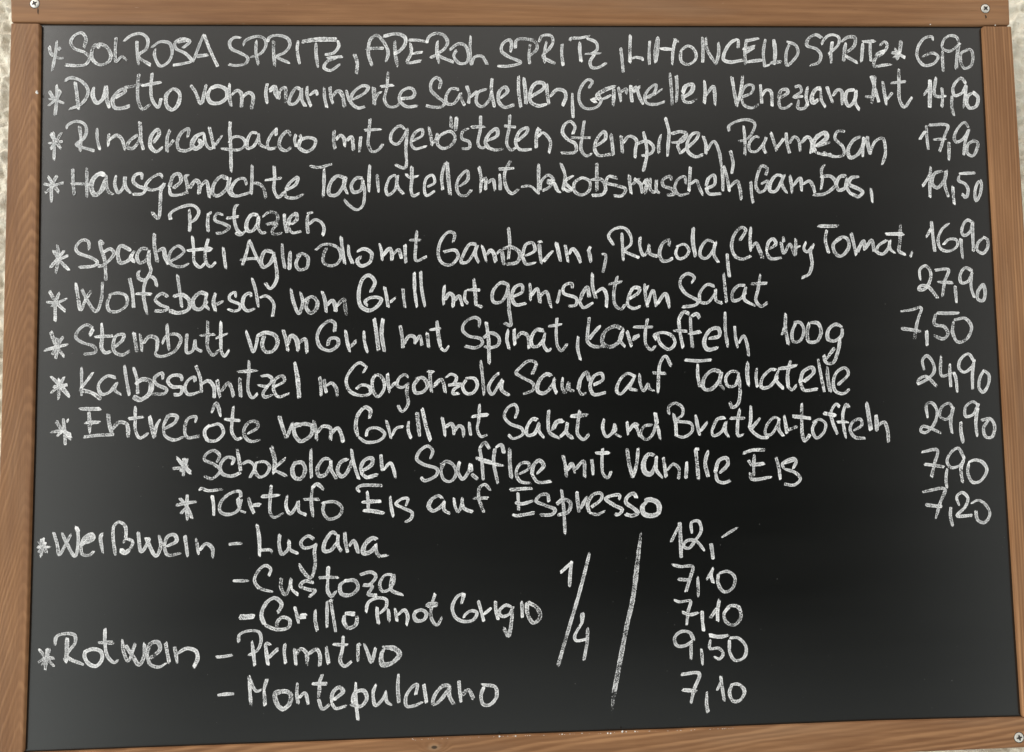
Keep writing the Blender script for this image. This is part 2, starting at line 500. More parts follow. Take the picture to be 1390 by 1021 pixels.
WRITING = [
('text_line', 'top chalk line naming three spritz drinks in capitals', {
'A1': '''136,98 128,180 105,300/85,135 98,185 115,200/125,205 155,217 185,215/152,148 158,160/92,192 130,195
322,145 335,80 305,45 255,65 232,110 255,150 330,180 358,215 335,258 270,268 195,262
430,150 400,125 375,170 380,225 430,262 490,240 505,200 480,145 430,122 392,140
540,75 535,160 540,240 578,207 618,235/590,102 640,62 710,50 752,85 745,150 690,200 775,265/680,95 682,180 692,265
805,150 800,200 840,270 895,240 920,170 900,115 840,105 778,145
995,145 1040,102 985,85 940,110 945,150 1010,185 1050,235 985,255 920,265/950,110 1030,98/w4 985,148 1038,112
1060,245 1100,140 1135,55/1135,55 1180,170 1232,280/w8 1075,203 1170,192''',
'A2': '''40,78 -5,75 -40,105 -30,150 30,180 82,215 70,250 0,266 -50,258
50,130 70,95 150,68 195,85 205,130 170,185 100,210/140,95 138,180 155,260
215,110 230,75 290,62 355,85 368,130 330,180 280,205 365,250/258,95 258,180 265,265
425,95 418,160 435,260/w8 440,108 540,92 690,90/545,110 545,180 558,275
690,92 700,130 665,180 605,192/615,215 725,205/690,212 620,240 600,280 640,300 708,258
805,185 825,250 820,320/925,268 900,180 915,90 955,62 1000,100 1035,180 1018,245/880,155 1000,150
w7 1000,70 1090,52 1148,75 1150,120 1110,170 1070,190/1080,95 1082,180 1098,270
1170,92 1240,95 1290,103/1185,110 1192,180 1165,245 1255,235/1190,188 1270,175''',
'A3': '''-55,115 -40,75 0,50 60,60 88,110 60,160 20,190 130,245/20,100 15,180 30,250/20,192 -28,213
150,160 130,200 165,250 215,248 230,190 205,130 160,120 102,162/245,60 240,160 250,260 270,210 320,203 355,255
515,175 522,120 510,92 465,115 453,165 500,205 585,245 500,270 428,270
548,150 555,95 610,85 682,105 695,150 640,205/648,120 640,190 645,260
705,110 730,65 790,65 803,105 780,150 735,205 820,255/760,100 745,180 745,250
865,120 862,190 872,265/920,102 920,85 990,80 1055,65/985,105 985,170 995,245
1030,80 1095,110 1103,155 1060,190/w4 1015,188 1125,183/1085,190 1055,240 1065,278 1110,280 1165,248
1262,145 1272,230 1280,315/1328,58 1325,150 1325,245/1330,222 1370,210 1400,220''',
'A4': '''15,212 60,220 60,240/110,95 105,180 108,260/150,250 145,180 165,75 168,130 150,245/w7 180,152 272,158/285,85 268,160 262,255/280,88 298,105
320,165 370,133 415,165 422,220 370,260 325,240 318,190 325,155/465,70 470,160 468,245/490,75 495,150 555,255/w7 575,105 578,180 560,255
w7 705,85 660,110 620,170 610,225 650,242 740,230/710,85 708,148/765,85 755,180 760,260/w7 765,100 850,82/740,155 820,133/750,185 820,143/w7 755,245 870,230
895,85 880,180 890,275/890,272 925,260/w7 950,85 960,170 955,260/w7 925,250 1000,240
1035,102 1100,130 1115,180 1080,235 1040,265 1035,180 1062,108/1278,80 1235,58 1185,85 1175,130 1240,155 1270,195 1255,245 1195,267''',
'A5': '''12,125 40,80 80,58 130,75 130,120 60,192/88,100 78,180 80,255/w7 150,105 190,75 240,75 238,130 165,190/w7 180,110 170,170 165,240/w7 170,195 255,245
295,110 290,180 285,240/w7 290,105 375,100/345,105 345,180 350,240/405,135 445,105 460,130 430,185 380,220 370,270 430,265 490,258/w8 375,195 445,170
w7 555,100 545,170 525,225/w8 480,180 555,175/510,150 545,190 585,215/500,215 540,180'''}),
('price', None, {'A5': '''770,100 765,72 715,80 670,140 665,210 710,265 780,250 805,205 770,182 700,205/835,165 835,240 840,305
950,130 930,75 880,65 840,100 835,150 880,170 930,140 955,115/w7 945,130 932,210 928,290/1010,160 965,180 960,240 985,285 1030,265 1042,200 1028,160 990,160'''}),

('text_line', 'second chalk line, a duet of marinated sardines', {
'A1': '''135,395 138,470 125,605/85,440 120,490 190,525/165,440 130,495 80,540/80,495 130,490/158,425 140,500
190,372 230,350 300,370 345,420 345,470 300,530 225,562/262,375 275,470 285,560/w7 390,405 380,470 410,520 450,490 470,405 475,490 495,560
w7 530,485 602,440 585,425 545,450 515,500 530,552 585,555 630,540/693,320 685,420 690,510 720,562 770,530/592,416 722,391
785,315 775,420 785,500 825,550 845,490/w7 708,405 850,379/w7 920,425 880,470 885,540 920,568 960,530 970,455 930,425 895,440
1045,400 1075,440 1115,525 1150,400/w7 1150,405 1125,520/w7 1180,420 1230,405 1285,430 1290,480 1240,520 1180,515 1160,470 1180,420''',
'A2': '''-40,385 -45,460 -30,545/w7 -30,470 10,435 38,455 40,545/w7 45,480 90,450 118,472 108,560
215,385 205,450 215,525/w8 225,445 265,410 272,450 293,500/295,495 300,440 335,415 338,525
440,430 415,415 370,480 365,525 400,525 440,470 445,420 450,500 475,545/485,405 485,470 510,540/w7 500,470 545,440 555,470/600,415 605,490 620,555
640,410 645,470 660,525/w7 655,480 690,440 715,450 740,545/750,430 770,500 790,530/790,500 880,450 900,412 860,405 800,450 780,510 830,555 880,545
w7 935,405 940,470 940,540/945,500 970,455 992,445/1035,305 1025,420 1010,500 1040,545 1095,540 1120,505/980,410 1065,400
1115,492 1200,480 1215,450 1190,420 1130,440 1112,500 1160,545 1235,540''',
'A3': '''30,430 40,370 15,348 -20,375 -25,430 20,480 68,520 50,545 0,550 -60,538
170,430 110,425 75,490 85,525 130,525 180,450/175,450 180,490 205,540/215,400 235,460 230,520/240,485 285,440
390,350 385,430 405,545/355,425 295,450 285,520 320,545 370,500 388,430/w7 445,490 495,440 480,412 440,440 435,510 475,550 545,530
570,335 570,440 585,550/w7 605,345 615,440 620,530/w7 650,480 740,420 740,390 690,385 655,430 650,510 700,540 760,530
760,390 765,460 775,530/w7 780,480 830,430 880,440 890,480 870,535/935,450 935,530 940,620
1045,420 1070,375 1040,362 990,420 980,500 1010,550 1060,560 1110,540 1130,495 1075,490/w8 1068,495 1085,510
w8 1230,405 1160,430 1105,470 1130,500/1135,498 1200,465/1215,420 1210,540/1245,410 1265,515/1265,445 1300,425 1300,460
1330,395 1340,515/1345,450 1392,410''',
'A4': '''-5,445 15,412 40,480 68,535/75,490 140,450 152,395 110,420 75,480 90,522 150,530 215,510/w4 100,490 195,425
245,315 255,420 262,540/290,330 295,430 290,515/w8 335,485 395,440 400,395 355,405 330,460/330,460 345,510 390,515 430,490
480,365 485,440 480,520/490,470 540,408 550,460 552,535/w7 665,340 680,430 700,540/700,530 725,450 740,335
740,480 800,450 810,405 770,400 735,450 745,530 800,555 850,530/860,390 865,450 870,520/870,475 900,432 930,440 940,540
w7 985,490 1045,450 1040,430 1000,435 985,490/985,490 995,550 1030,555 1080,520/1090,415 1125,405 1138,440 1085,480 1150,475/1120,500 1115,555 1160,555 1185,500
1180,410 1170,480 1185,545/w8 1280,425 1240,425 1208,480 1218,520 1260,490/1270,430 1275,500 1300,545''',
'A5': '''50,405 72,470 90,515/w7 90,475 125,430 150,440 155,530/w7 240,430 190,440 178,500 200,542 240,500 250,430/250,430 245,520 270,565
350,335 380,430 405,520/w7 375,335 370,420 355,520/310,480 390,470/430,370 440,440 455,530/455,500 495,450
540,285 540,400 545,500 575,548 630,480/485,385 585,375'''}),
('price', None, {'A5': '''w7 750,360 750,460 748,550/750,405 710,465/790,345 785,470 865,475/830,415 835,480 830,550/900,465 900,550 915,608
995,390 965,352 925,380 905,430 920,470 970,450 995,400 990,470 980,550/w7 1045,450 1010,470 1000,520 1020,555 1065,540 1075,480 1045,450'''}),

('text_line', 'third chalk line, beef carpaccio with roasted mushrooms', {
'A1': '''115,715 120,790 118,905/95,725 135,790 170,835/170,720 130,790/80,795 180,780/95,835 130,790
205,700 205,678 260,645 320,660 338,700 320,760 270,800 390,845/290,675 300,760 295,845/410,690 412,770 430,840
490,725 485,815/490,775 540,740 575,760 600,840/w7 700,645 705,740/702,730 725,840/w7 690,735 630,780 615,820 650,830 700,770 710,720
w7 790,790 830,730 820,700 780,740 770,810 810,850 855,820/905,700 885,760 885,850/w7 890,820 930,770
w7 1025,755 1030,695 985,720 955,780 965,835 1010,845 1050,830/w8 1140,720 1080,750 1055,810 1085,830 1120,795 1095,770/1135,720 1145,790 1175,830 1205,822
1170,680 1190,760 1205,830/1210,812 1260,740/1312,650 1312,680/1308,680 1315,800 1320,985/1300,790 1340,750 1400,760 1415,800 1380,835 1245,830''',
'A2': '''w7 145,725 110,722 78,780 82,828 120,815 160,750/155,725 165,800 210,825/280,695 240,740 215,800 225,830 270,825/280,690 275,740
w7 375,745 355,712 305,760 300,820 340,845 380,820/410,730 400,770 410,815/w7 440,765 430,820 480,850 530,820 540,770 490,755 440,770/435,735 450,770
670,705 665,770 675,835/w7 680,770 710,740 735,760 740,815/w7 750,780 785,750 800,840/850,745 845,790 840,850
912,625 905,720 900,800 925,850 960,845 1000,800/870,705 985,698/1150,700 1115,675 1060,720 1055,780 1095,800 1150,730 1165,695 1155,820 1150,960 1085,940
1195,780 1265,740 1265,700 1220,720 1190,790 1215,830 1290,815/1310,680 1325,750 1332,815''',
'A3': '''-20,800 10,765 20,725/85,715 30,750 20,800 60,830 120,800 140,750 110,715 60,722/w7 110,610 115,690/w7 150,615 142,705
235,690 190,715 185,760 235,785 235,825 180,830/312,605 310,700 295,800 320,825 360,810/245,685 340,682
w7 350,780 425,740 420,695 370,730 345,790 370,830/370,828 420,840 465,830/510,600 505,690 490,800 520,840 555,820/470,675 550,685
560,780 625,720 630,690 580,710 550,790 575,835 665,835/700,690 690,750 690,825/698,692 718,708/700,750 735,722 785,780 775,865
935,735 952,680 920,645 880,670 868,720 900,765 955,800 955,852 855,860/1015,640 1000,750 995,840 1030,880 1070,860/w4 920,755 1060,755
1085,820 1160,760 1150,715 1105,760 1085,830 1110,875 1190,870/1195,730 1205,800 1212,875/1265,740 1270,800 1275,860/1275,795 1320,745 1368,770 1362,840 1360,890''',
'A4': '''65,710 85,800 90,870 65,985/18,800 90,778 135,820 120,860 50,880/185,735 170,800 172,860/215,620 240,720 235,790 230,880
w7 255,730 320,715 358,730 330,780 260,790/355,735 300,800 320,870/w7 320,860 430,760 440,725 400,730 365,790 370,850 420,885 470,870
470,740 490,800 490,870/495,845 545,780 580,850 595,945/655,840 675,930 665,1000
650,715 645,680 700,645 780,635 822,660 800,730 760,770 710,780/745,670 755,770 755,875/855,758 830,748 785,790 790,845 830,850 890,780 900,750 880,820 898,865
930,720 950,780 970,845/970,825 1020,760/1035,720 1040,790 1060,865/1055,795 1090,750 1118,770 1130,845/w7 1135,795 1180,750 1208,780 1205,860
w8 1225,820 1310,755 1300,725 1250,745 1215,810 1240,860/1240,858 1300,872 1340,865/1240,815 1335,785''',
'A5': '''175,715 125,712 105,760 160,820 165,870 120,885 65,875 30,855/w7 290,745 235,770 195,840 210,890 260,870 305,780 305,745/300,750 295,885
w7 325,745 330,800 345,865/345,855 380,780 430,760 448,830 445,880 425,940'''}),
('price', None, {'A5': '''725,670 730,760 740,840/720,710 680,770/740,670 870,675 850,740 815,850/770,770 860,765/880,785 880,850 880,910
1015,690 985,652 935,700 915,760 930,785 980,760 1015,700 990,780 980,870/1050,775 1010,800 1005,860 1040,880 1070,830 1075,790 1040,775'''}),

('text_line', 'fourth chalk line, homemade pasta with scallops', {
'B1': '''140,90 105,160 100,270/75,95 110,150 150,205/45,148 110,160 185,140/55,215 105,165
245,45 248,130 255,220/340,35 340,140 340,240/w4 230,148 390,158/w8 468,92 430,80 382,120 372,180 395,224 438,195 470,110/472,85 475,165 490,205 520,220
540,90 530,150 555,210 590,170 600,100 605,170 640,215/715,120 710,80 670,90 655,130 690,165 738,185 720,215 650,220
855,110 840,85 780,110 740,165 770,190 830,180 870,145/870,150 845,190 840,280 825,385 785,345
w7 925,180 978,130 965,82 930,90 900,170/900,170 910,220 960,225 1030,205/1035,90 1010,95 1020,150 1020,200/w7 1035,180 1080,125 1105,150 1100,220/w7 1110,170 1150,130 1165,180 1172,245
w7 1300,115 1250,100 1200,160 1198,220 1230,230 1290,180 1310,110/1305,120 1300,180 1320,225 1365,232''',
'B2': '''75,160 60,115 15,120 -20,160 -30,200 -5,232 60,220 105,205/112,20 110,120 105,220/110,142 160,150 190,180 205,245
260,25 265,110 260,190 290,240 330,205/195,125 310,110/330,200 410,150 420,105 370,140 335,190/335,190 340,235 400,245 460,220
500,28 560,38 655,15/600,45 600,130 595,235/w7 740,110 690,95 640,150 635,220 680,225 730,165 748,105/740,110 735,160 760,220
w7 865,110 820,110 785,160 800,205 850,190 865,120/865,130 875,200 860,300 825,325 770,295 735,255/910,20 905,110 905,205/960,85 965,150 970,205
1085,85 1045,110 1020,190 1035,225 1080,190 1100,90/1090,95 1100,170 1140,220/1195,30 1195,120 1190,190 1205,230 1250,210/1155,80 1180,105 1240,95
1300,170 1350,140 1335,90 1295,110 1280,180 1295,228 1355,195''',
'B3': '''70,5 48,100 55,190/w7 85,0 92,100 105,220/165,170 225,120 220,62 180,90 150,150 165,218 210,230 250,190
300,30 315,110 310,210/320,140 345,110 345,190/355,145 395,120 410,195/440,80 445,140 445,195/515,-10 475,80 490,180 525,215 570,185/430,48 540,42
w4 585,170 650,165 700,210/705,10 705,110 705,220/720,190 720,140 770,90 805,120 780,170 735,195/w8 770,135 800,135/810,140 840,200 860,205
855,5 885,90 880,140 870,190/875,180 910,198 940,185/945,90 885,135 935,190/1000,105 950,140 950,200 1000,225 1050,190 1050,130 1000,105/1100,5 1100,110 1100,200
1060,122 1130,120 1160,180 1140,220 1065,228/1240,110 1180,100 1165,140 1230,160 1295,185 1270,230 1210,230/1320,85 1325,150 1335,220/1340,155 1390,110''',
'B4': '''0,110 45,150 60,215/w7 60,155 90,120 80,215/115,105 115,190 145,205 155,120 155,195 182,215
255,130 250,100 200,120 200,160 260,185 278,215 230,225/355,150 345,100 300,120 280,180 310,225 370,215/385,30 380,120 375,200/385,155 425,125 445,170 470,225
w7 500,180 550,150 545,90 510,110 490,170/490,170 510,215 590,215/600,28 605,120 605,200/610,25 635,110 650,200/650,175 700,130 720,180 730,255/795,130 800,220 812,285
895,95 905,45 870,28 840,90 830,170 855,205 890,190 910,130 865,150/w7 1010,95 970,90 930,140 925,195 960,200 1000,140 1020,90/1010,100 1010,160 1040,210
1060,90 1070,150 1075,210/w7 1080,165 1130,110 1140,200/1145,155 1190,130 1215,160 1230,210/1300,15 1275,50 1280,120 1270,190/w7 1262,100 1340,100 1370,150 1300,215 1215,225''',
'B5': '''w7 180,95 140,100 115,150 130,190 170,180 188,110/w7 185,110 185,170 215,220/w7 270,100 215,110 200,150 260,180 295,205 265,235 215,215/348,175 360,275'''}),
('price', None, {'B5': '''755,30 750,130 750,240/750,85 700,165/w7 840,60 780,80 765,150 800,175 850,120 860,60/860,65 850,150 875,240/905,165 915,290
945,80 1055,75/950,90 945,125 990,150 1010,190 995,240 965,215/1090,125 1070,150 1055,210 1065,265 1090,220 1100,150 1090,125'''}),

('text_line', 'indented single chalk word below the fourth line', {
'B1': '''910,395 905,355 960,315 1060,295 1100,335 1080,385 1040,415/1035,320 1040,400 1038,470/1165,350 1160,420 1165,475/1182,345 1162,358
1270,362 1225,350 1210,395 1270,420 1308,445 1265,480 1218,485/1370,292 1350,298 1340,380 1360,460 1392,492/1285,382 1370,370''',
'B2': '''-5,480 30,495 65,470/w7 150,360 110,358 75,410 80,465 110,470 150,420 158,362/155,370 150,430 175,480 210,478
180,375 230,340 280,355 282,400 210,425 280,422 250,460 255,490 320,482/330,350 335,420 350,485/w7 370,430 415,390 410,352 370,380 355,440/355,440 385,480 445,470
490,360 485,420 492,485/490,350 520,342/495,425 540,392 580,410 600,450 590,505'''}),

('text_line', 'fifth chalk line, spaghetti with garlic, rocket and tomato', {
'B1': '''140,560 150,640 130,755/115,600 150,660 220,735/190,600 150,650 95,715/215,635 150,665
355,600 350,540 310,530 265,580 280,615 370,650 412,680 395,702 290,715/455,560 430,535 435,580 460,660 470,800/450,615 500,590 525,620 490,670 440,705 410,705
w7 640,600 570,570 550,620 570,685 620,670 660,610/650,620 640,650 665,680/w7 755,590 710,590 680,640 700,685 745,665 765,600/765,610 762,680 775,740 735,802 695,790 690,750 712,735
w7 800,485 800,570 820,680/w7 820,605 860,590 870,640 900,700/895,680 970,640 1000,605 960,570 915,600 895,660 920,700 990,710 1030,690
1055,500 1065,590 1070,680 1110,715 1140,690/1020,602 1180,588/1165,520 1145,600 1150,680 1180,712 1215,680/w8 1130,590 1185,595/1265,575 1275,660 1285,725''',
'B2': '''45,705 70,630 95,530/95,530 130,620 170,700/30,665 150,655/w7 250,610 200,605 172,680 190,715 240,680 262,620/255,610 270,680 278,800 235,860 200,820
315,550 320,640 335,725/w7 370,605 368,660 365,730/440,625 410,690 430,730 480,720 490,650 450,622 412,640
540,600 600,560 690,580 715,640 690,690 640,705 595,680 600,620 620,580/715,505 725,600 740,690/765,560 770,630 795,690
w7 820,610 870,590 922,620 910,680 850,705 825,670 855,640/975,550 990,610 995,670/w7 995,640 1045,588 1060,620 1060,670/1065,635 1105,595 1125,655
1150,560 1155,680/1230,465 1222,570 1225,670 1300,640/1180,530 1255,530''',
'B3': '''125,545 135,490 95,475 40,540 25,630 50,685 110,698 160,640 140,600 60,610/285,560 240,558 195,630 180,680 220,680 280,590 290,560 275,620 300,685
320,565 335,610 350,675/w7 350,635 380,600 400,620 415,680/w7 420,625 450,600 470,700/500,445 510,550 500,660/w7 460,590 520,578 578,620 560,680 490,695
610,640 680,600 665,550 620,560 595,640/595,640 620,692 680,685/705,545 725,540/710,555 715,620 725,690/w7 735,680 800,605
w7 825,545 840,610 855,680/885,560 895,620 905,680/w7 910,630 935,590 970,630 990,685/1060,570 1040,610/w7 1045,600 1060,680/1130,625 1160,630 1155,690 1140,755
1215,565 1180,500 1220,455 1290,450 1332,510 1330,560 1290,600 1385,650/1270,480 1275,580 1280,670''',
'B4': '''45,505 42,570 68,635 98,600 105,560 112,622 165,642/240,570 240,530 200,550 175,620 195,670 230,672 270,650
300,575 285,620 305,655 350,645 375,600 345,560 295,572/w7 405,445 402,540 420,640/545,545 500,532 455,590 455,640 490,655 540,600 558,540/550,560 545,630 578,685
635,620 640,700 650,780/720,535 760,460 730,445 680,500 665,580 690,640 740,660 795,638/795,440 790,530 795,610/w7 800,585 830,550 850,590 875,655
w7 925,590 965,555 945,522 915,545 900,610/900,610 930,655 1005,650/1000,545 1020,620 1060,558 1095,632 1100,520/1090,590 1130,570/1015,512 1018,540
1170,540 1155,590 1175,610 1215,570 1225,555/1222,575 1200,600 1210,690 1190,760 1145,785/w7 1250,435 1390,435/1310,460 1300,530 1325,625''',
'B5': '''w7 150,515 95,560 110,620 145,640 200,580 190,522 150,510 110,535/215,480 235,560 250,630/w7 252,620 300,535 308,600/w7 310,595 355,530 372,610
460,530 400,570 390,610 430,625 470,580 478,535/475,540 480,590 510,618/550,425 545,550 540,605 585,630/w7 450,490 570,490/632,605 615,650'''}),
('price', None, {'B5': '''760,400 770,500 785,615/760,450 725,510/880,415 830,460 805,530 825,590 880,605 935,570 930,530 880,525 840,562/960,520 965,590 972,655
1035,410 1010,395 985,410 965,470 980,500 1025,470 1040,405/1040,410 1040,500 1045,612/1120,510 1075,550 1070,600 1110,620 1140,580 1140,530 1115,510'''}),

('text_line', 'sixth chalk line, grilled sea bass with salad', {
'F1': '''85,275 130,350 190,410/155,285 130,350 125,475/65,350 135,355 210,325/95,385 130,355
265,215 280,310 300,405 330,340 368,280/305,260 350,350 405,415 440,330 448,220/500,310 480,360 495,410 550,415 612,370 608,310 560,290 488,302
630,185 650,280 660,395/815,245 800,195 765,178 735,220 725,300 735,370 750,435/670,295 780,298/890,315 850,292 805,335 840,370 892,392 865,410 795,410
955,165 970,270 985,385/w7 920,315 990,302 1035,340 1030,400 960,425 890,405/w7 1160,300 1110,288 1060,340 1070,390 1110,400 1160,340/1155,290 1145,370 1172,402
1215,285 1200,350 1215,415/w7 1215,370 1265,345/1350,320 1345,285 1310,305 1310,335 1380,370 1375,400 1340,412 1300,400''',
'F2': '''105,320 100,290 60,310 50,380 80,410 130,395/110,185 135,270 155,385/160,322 210,310 258,360 250,450
375,260 390,340 430,430 455,350 440,285/w7 460,345 520,315 555,350 545,400 510,425 480,390 490,330/585,275 605,330 615,420/w7 615,375 655,340 672,365 680,420
w7 680,385 735,330 742,380 752,435/w7 915,285 945,215 905,170 865,190 835,290 850,380 910,408 970,370 988,330 920,320 878,350 895,375
1010,245 1025,320 1035,390/1045,355 1085,320/1135,255 1140,320 1150,390/1212,150 1215,270 1230,385/1255,140 1262,260 1285,385''',
'F3': '''68,235 60,310 62,375/w7 70,335 100,292 125,310 125,380/w7 135,340 165,310 190,380/210,270 205,335 230,365/w7 265,190 275,280 280,370/280,370 325,385/215,270 310,270
495,230 450,220 395,280 400,350 450,350 490,290 500,225/500,235 505,400 515,510 470,490/530,315 595,280 590,235 545,250 525,320 550,368 620,360
645,220 650,280 650,345/w7 655,305 695,260 715,350/w7 715,310 755,280 790,385/850,265 830,360/935,260 930,225 880,240 875,290 960,325 958,370 905,380
w7 1050,320 1035,250 1010,280 982,350/982,350 1010,388 1075,355/w8 1070,160 1070,180/1070,180 1072,250 1095,325/1085,295 1140,260 1165,300 1165,385
1240,175 1215,290 1225,370 1265,400 1290,370/w7 1180,230 1275,212''',
'F4': '''w7 -35,330 30,290 40,258 0,255 -35,310/-35,310 -40,370 0,395 45,380/75,225 80,300 95,385/95,245 82,270/90,375 130,272 155,380/w7 155,372 215,295 245,400
390,225 412,185 370,158 325,185 315,230 350,290 438,348 420,370 330,385/550,245 500,232 450,290 455,350 500,355 560,285/555,260 560,340 605,360/610,155 620,260 630,355
760,238 710,240 670,290 675,340 720,332 765,280/762,245 750,330 822,375/860,160 845,260 830,340 865,380 908,355/795,228 910,222'''}),
('price', None, {'F5': '''685,205 682,130 720,105 755,150 745,220 710,265 675,265 688,240 740,250 800,320/780,135 875,132 850,210 835,310/800,215 905,220/920,240 930,360
1040,140 990,118 955,170 965,220 1010,210 1038,150/1035,155 1030,250 1052,320/1115,235 1080,270 1075,330 1110,342 1125,290 1110,230 1085,250'''}),

('text_line', 'seventh chalk line, turbot with spinach and potatoes per 100 grams', {
'F1': '''95,548 130,640 185,720/w7 135,590 140,650 130,740/180,585 145,640 105,710/50,680 140,655 210,640
w7 360,580 385,530/385,530 340,505 285,540 265,590 310,625 392,655 400,690 325,705/440,490 445,580 440,660 465,695 505,685/390,588 520,580
515,665 582,610 592,572 540,580 520,640 530,690 580,710 635,680/660,555 670,620 680,690/700,565 710,620 715,690/w7 720,640 765,585 815,600 815,690
885,495 890,590 900,680/850,635 880,580 950,570 978,600 940,680 850,720 810,710 805,690/1020,565 1015,640 1020,695 1060,680 1075,605 1080,660 1125,690
1160,480 1160,580 1160,660 1195,710 1235,680/1105,580 1210,570/1250,480 1250,600 1255,690 1275,718 1310,670/1210,600 1295,565''',
'F2': '''70,545 95,620 120,690 140,640 150,570/w7 150,580 200,558 270,580 285,630 250,685 200,685 180,640 195,580/322,540 340,600 355,685/w7 355,645 375,578 410,600 425,680/w7 425,635 470,600 485,695
670,555 672,495 640,478 580,520 553,590 575,655 640,680 695,640 690,600 640,600 625,645/745,540 755,610 775,690/w7 780,655 820,612/870,545 875,620 895,695
w7 940,460 955,560 970,680/w7 1000,460 990,560 1010,690/1115,505 1130,590 1135,665/w7 1140,635 1180,580 1215,592 1215,640/1218,630 1250,580 1265,650/1300,558 1310,660''',
'F3': '''w7 15,475 25,570 40,660/40,660 70,682 95,650/-35,540 45,530/300,525 302,470 270,455 205,490 190,540 230,580 312,600 325,630 280,660 205,650
350,485 365,600 370,765/330,595 380,560 435,590 432,640 380,660 335,652/500,535 490,600 505,670/540,530 540,585 545,640/w7 550,605 590,560 632,580 640,660
w7 745,545 690,540 655,600 665,650 700,650 745,600/750,555 738,640 770,682 795,660/830,455 825,560 835,650 860,680 900,635/770,515 865,500/975,580 970,660 990,745
1050,450 1040,540 1038,620 1075,650 1150,652/w7 1125,510 1045,605/w7 1270,530 1220,515 1150,560 1140,630 1190,655 1250,620 1282,530/1275,545 1255,605 1292,655
1305,545 1320,600 1335,650/w7 1340,612 1390,575''',
'F4': '''0,590 30,575/95,460 80,550 85,640 120,675 150,645/-5,520 130,520/160,560 180,630 240,672 280,630 260,580 200,558 140,575 152,602
w7 375,430 340,418 305,470/305,470 315,560 335,660/265,545 365,550/w7 450,470 430,432 385,450/385,450 390,560 400,660/w7 370,570 465,550
w7 500,600 580,580 575,530 520,540 478,620 500,672 575,660/620,415 622,540 640,660/685,510 690,580 705,660/710,635 745,580 770,640 780,715'''}),
('weight_note', None, {'F4': '''1030,425 1030,530 1050,640/1025,520 1005,575/1100,490 1075,560 1085,620 1130,612 1155,540 1130,490 1085,490/w7 1190,490 1178,570 1190,620 1245,615 1272,550 1250,495 1195,490''',
'F5': '''w7 155,520 110,502 62,540 58,600 100,615 150,580 155,530/140,590 130,670 90,765 45,760 30,710/45,742 105,660'''}),
('price', None, {'F5': '''545,415 620,405 690,390 665,480 645,600/w7 555,530 690,550/728,540 732,645/w7 795,425 945,425/790,430 780,500 850,520 872,570 840,600 780,580
910,480 905,560 940,622 1000,600 1032,520 990,462 915,472'''}),

('text_line', 'eighth chalk line, veal schnitzel in cheese sauce', {
'C1': '''95,430 155,490/w8 155,490 225,570/190,430 155,500 150,585/215,485 155,500 100,540/150,440 155,500/110,500 160,500
305,365 305,460 305,565/385,400 300,510/w7 290,522 370,540 440,585/540,440 480,428 420,490 440,550 490,540 550,465/550,470 530,520 575,555
595,350 610,450 630,560/655,365 680,450 685,550/w8 660,490 720,450 772,465 768,540 705,588 650,565/855,455 852,408 800,440 810,480 882,520 870,545 780,550
w7 985,465 980,430 920,425 890,460 920,500 985,505 975,550 930,555/1075,470 1070,435 1030,455 1005,510 1030,552 1120,530/1080,355 1110,440 1120,540/1120,482 1165,460 1202,500 1205,575
1225,450 1235,520 1245,575/1250,535 1300,475 1325,520 1335,570''',
'C2': '''28,440 30,500 35,575/90,320 90,400 85,530 115,577 150,545/10,400 145,390/170,430 220,425 247,450 215,495 150,490/220,492 185,550 200,570 250,555
265,500 332,460 320,428 270,450 258,520 290,568 365,545/w7 400,330 420,440 432,575/570,430 580,560/600,445 615,540/615,495 650,475 682,510 690,570
w7 865,405 888,365/888,365 840,338 780,390 750,460 775,530 850,560 912,545 905,500 850,490 815,520/955,415 930,450 935,530 965,568 1005,520 1005,460 970,420 930,432
1030,410 1035,480 1045,540/w7 1045,512 1085,470/1175,440 1150,418 1110,440 1095,490 1130,505 1178,475/1170,490 1160,530 1170,620 1130,668 1100,625
w7 1245,440 1210,490 1220,540 1270,535 1302,490 1270,440 1225,445/1305,395 1335,400/1320,400 1320,450 1330,540/1340,505 1388,455''',
'C3': '''-5,492 45,450 75,545/75,440 110,415 148,435 130,480 90,490 180,485 130,520 125,548 160,545/215,450 190,500 215,545 260,542 290,490 270,445 208,442
312,320 325,430 335,555/440,405 400,440 365,510 390,552 435,490 462,450/460,450 455,520 510,562/660,420 688,340 640,325 580,370 553,405 600,440 668,480 670,520 595,552
w7 800,430 760,415 710,460 700,530 740,545 800,490 818,440/810,440 810,500 830,550/870,435 865,500 885,542 910,470 915,520 945,530
w7 1050,460 1030,402 990,450 975,520/975,520 1000,552 1030,540/1075,490 1142,450 1130,410 1080,430 1055,500 1080,552 1160,540
1360,430 1310,410 1260,450 1235,530 1260,550 1310,500 1365,420/1355,440 1325,510 1378,525''',
'C4': '''40,410 45,480 70,528 98,480 105,510 140,530/255,360 215,292 180,340 170,420 165,545/125,405 220,410
345,318 440,325 525,318/435,340 435,420 450,505/w7 590,400 540,388 480,440 475,510 520,520 580,460 598,400/590,410 585,480 615,518
710,400 660,398 625,440 640,495 690,490 715,405/712,420 722,540 705,620 670,640 650,600/w7 775,325 770,410 780,495/835,370 830,440 840,505
w7 970,385 930,385 870,450 870,505 920,500 980,430/985,385 965,450 1015,512/w7 1065,320 1045,420 1048,500/1048,500 1075,522 1105,490/w7 975,380 1105,355
w7 1150,470 1222,400 1210,370 1150,400 1130,470/1130,470 1155,522 1250,515/1250,310 1270,420 1295,540/w7 1315,360 1318,440 1335,535''',
'C5': '''125,490 198,410 175,372 120,400 95,470 110,530 165,547 205,515'''}),
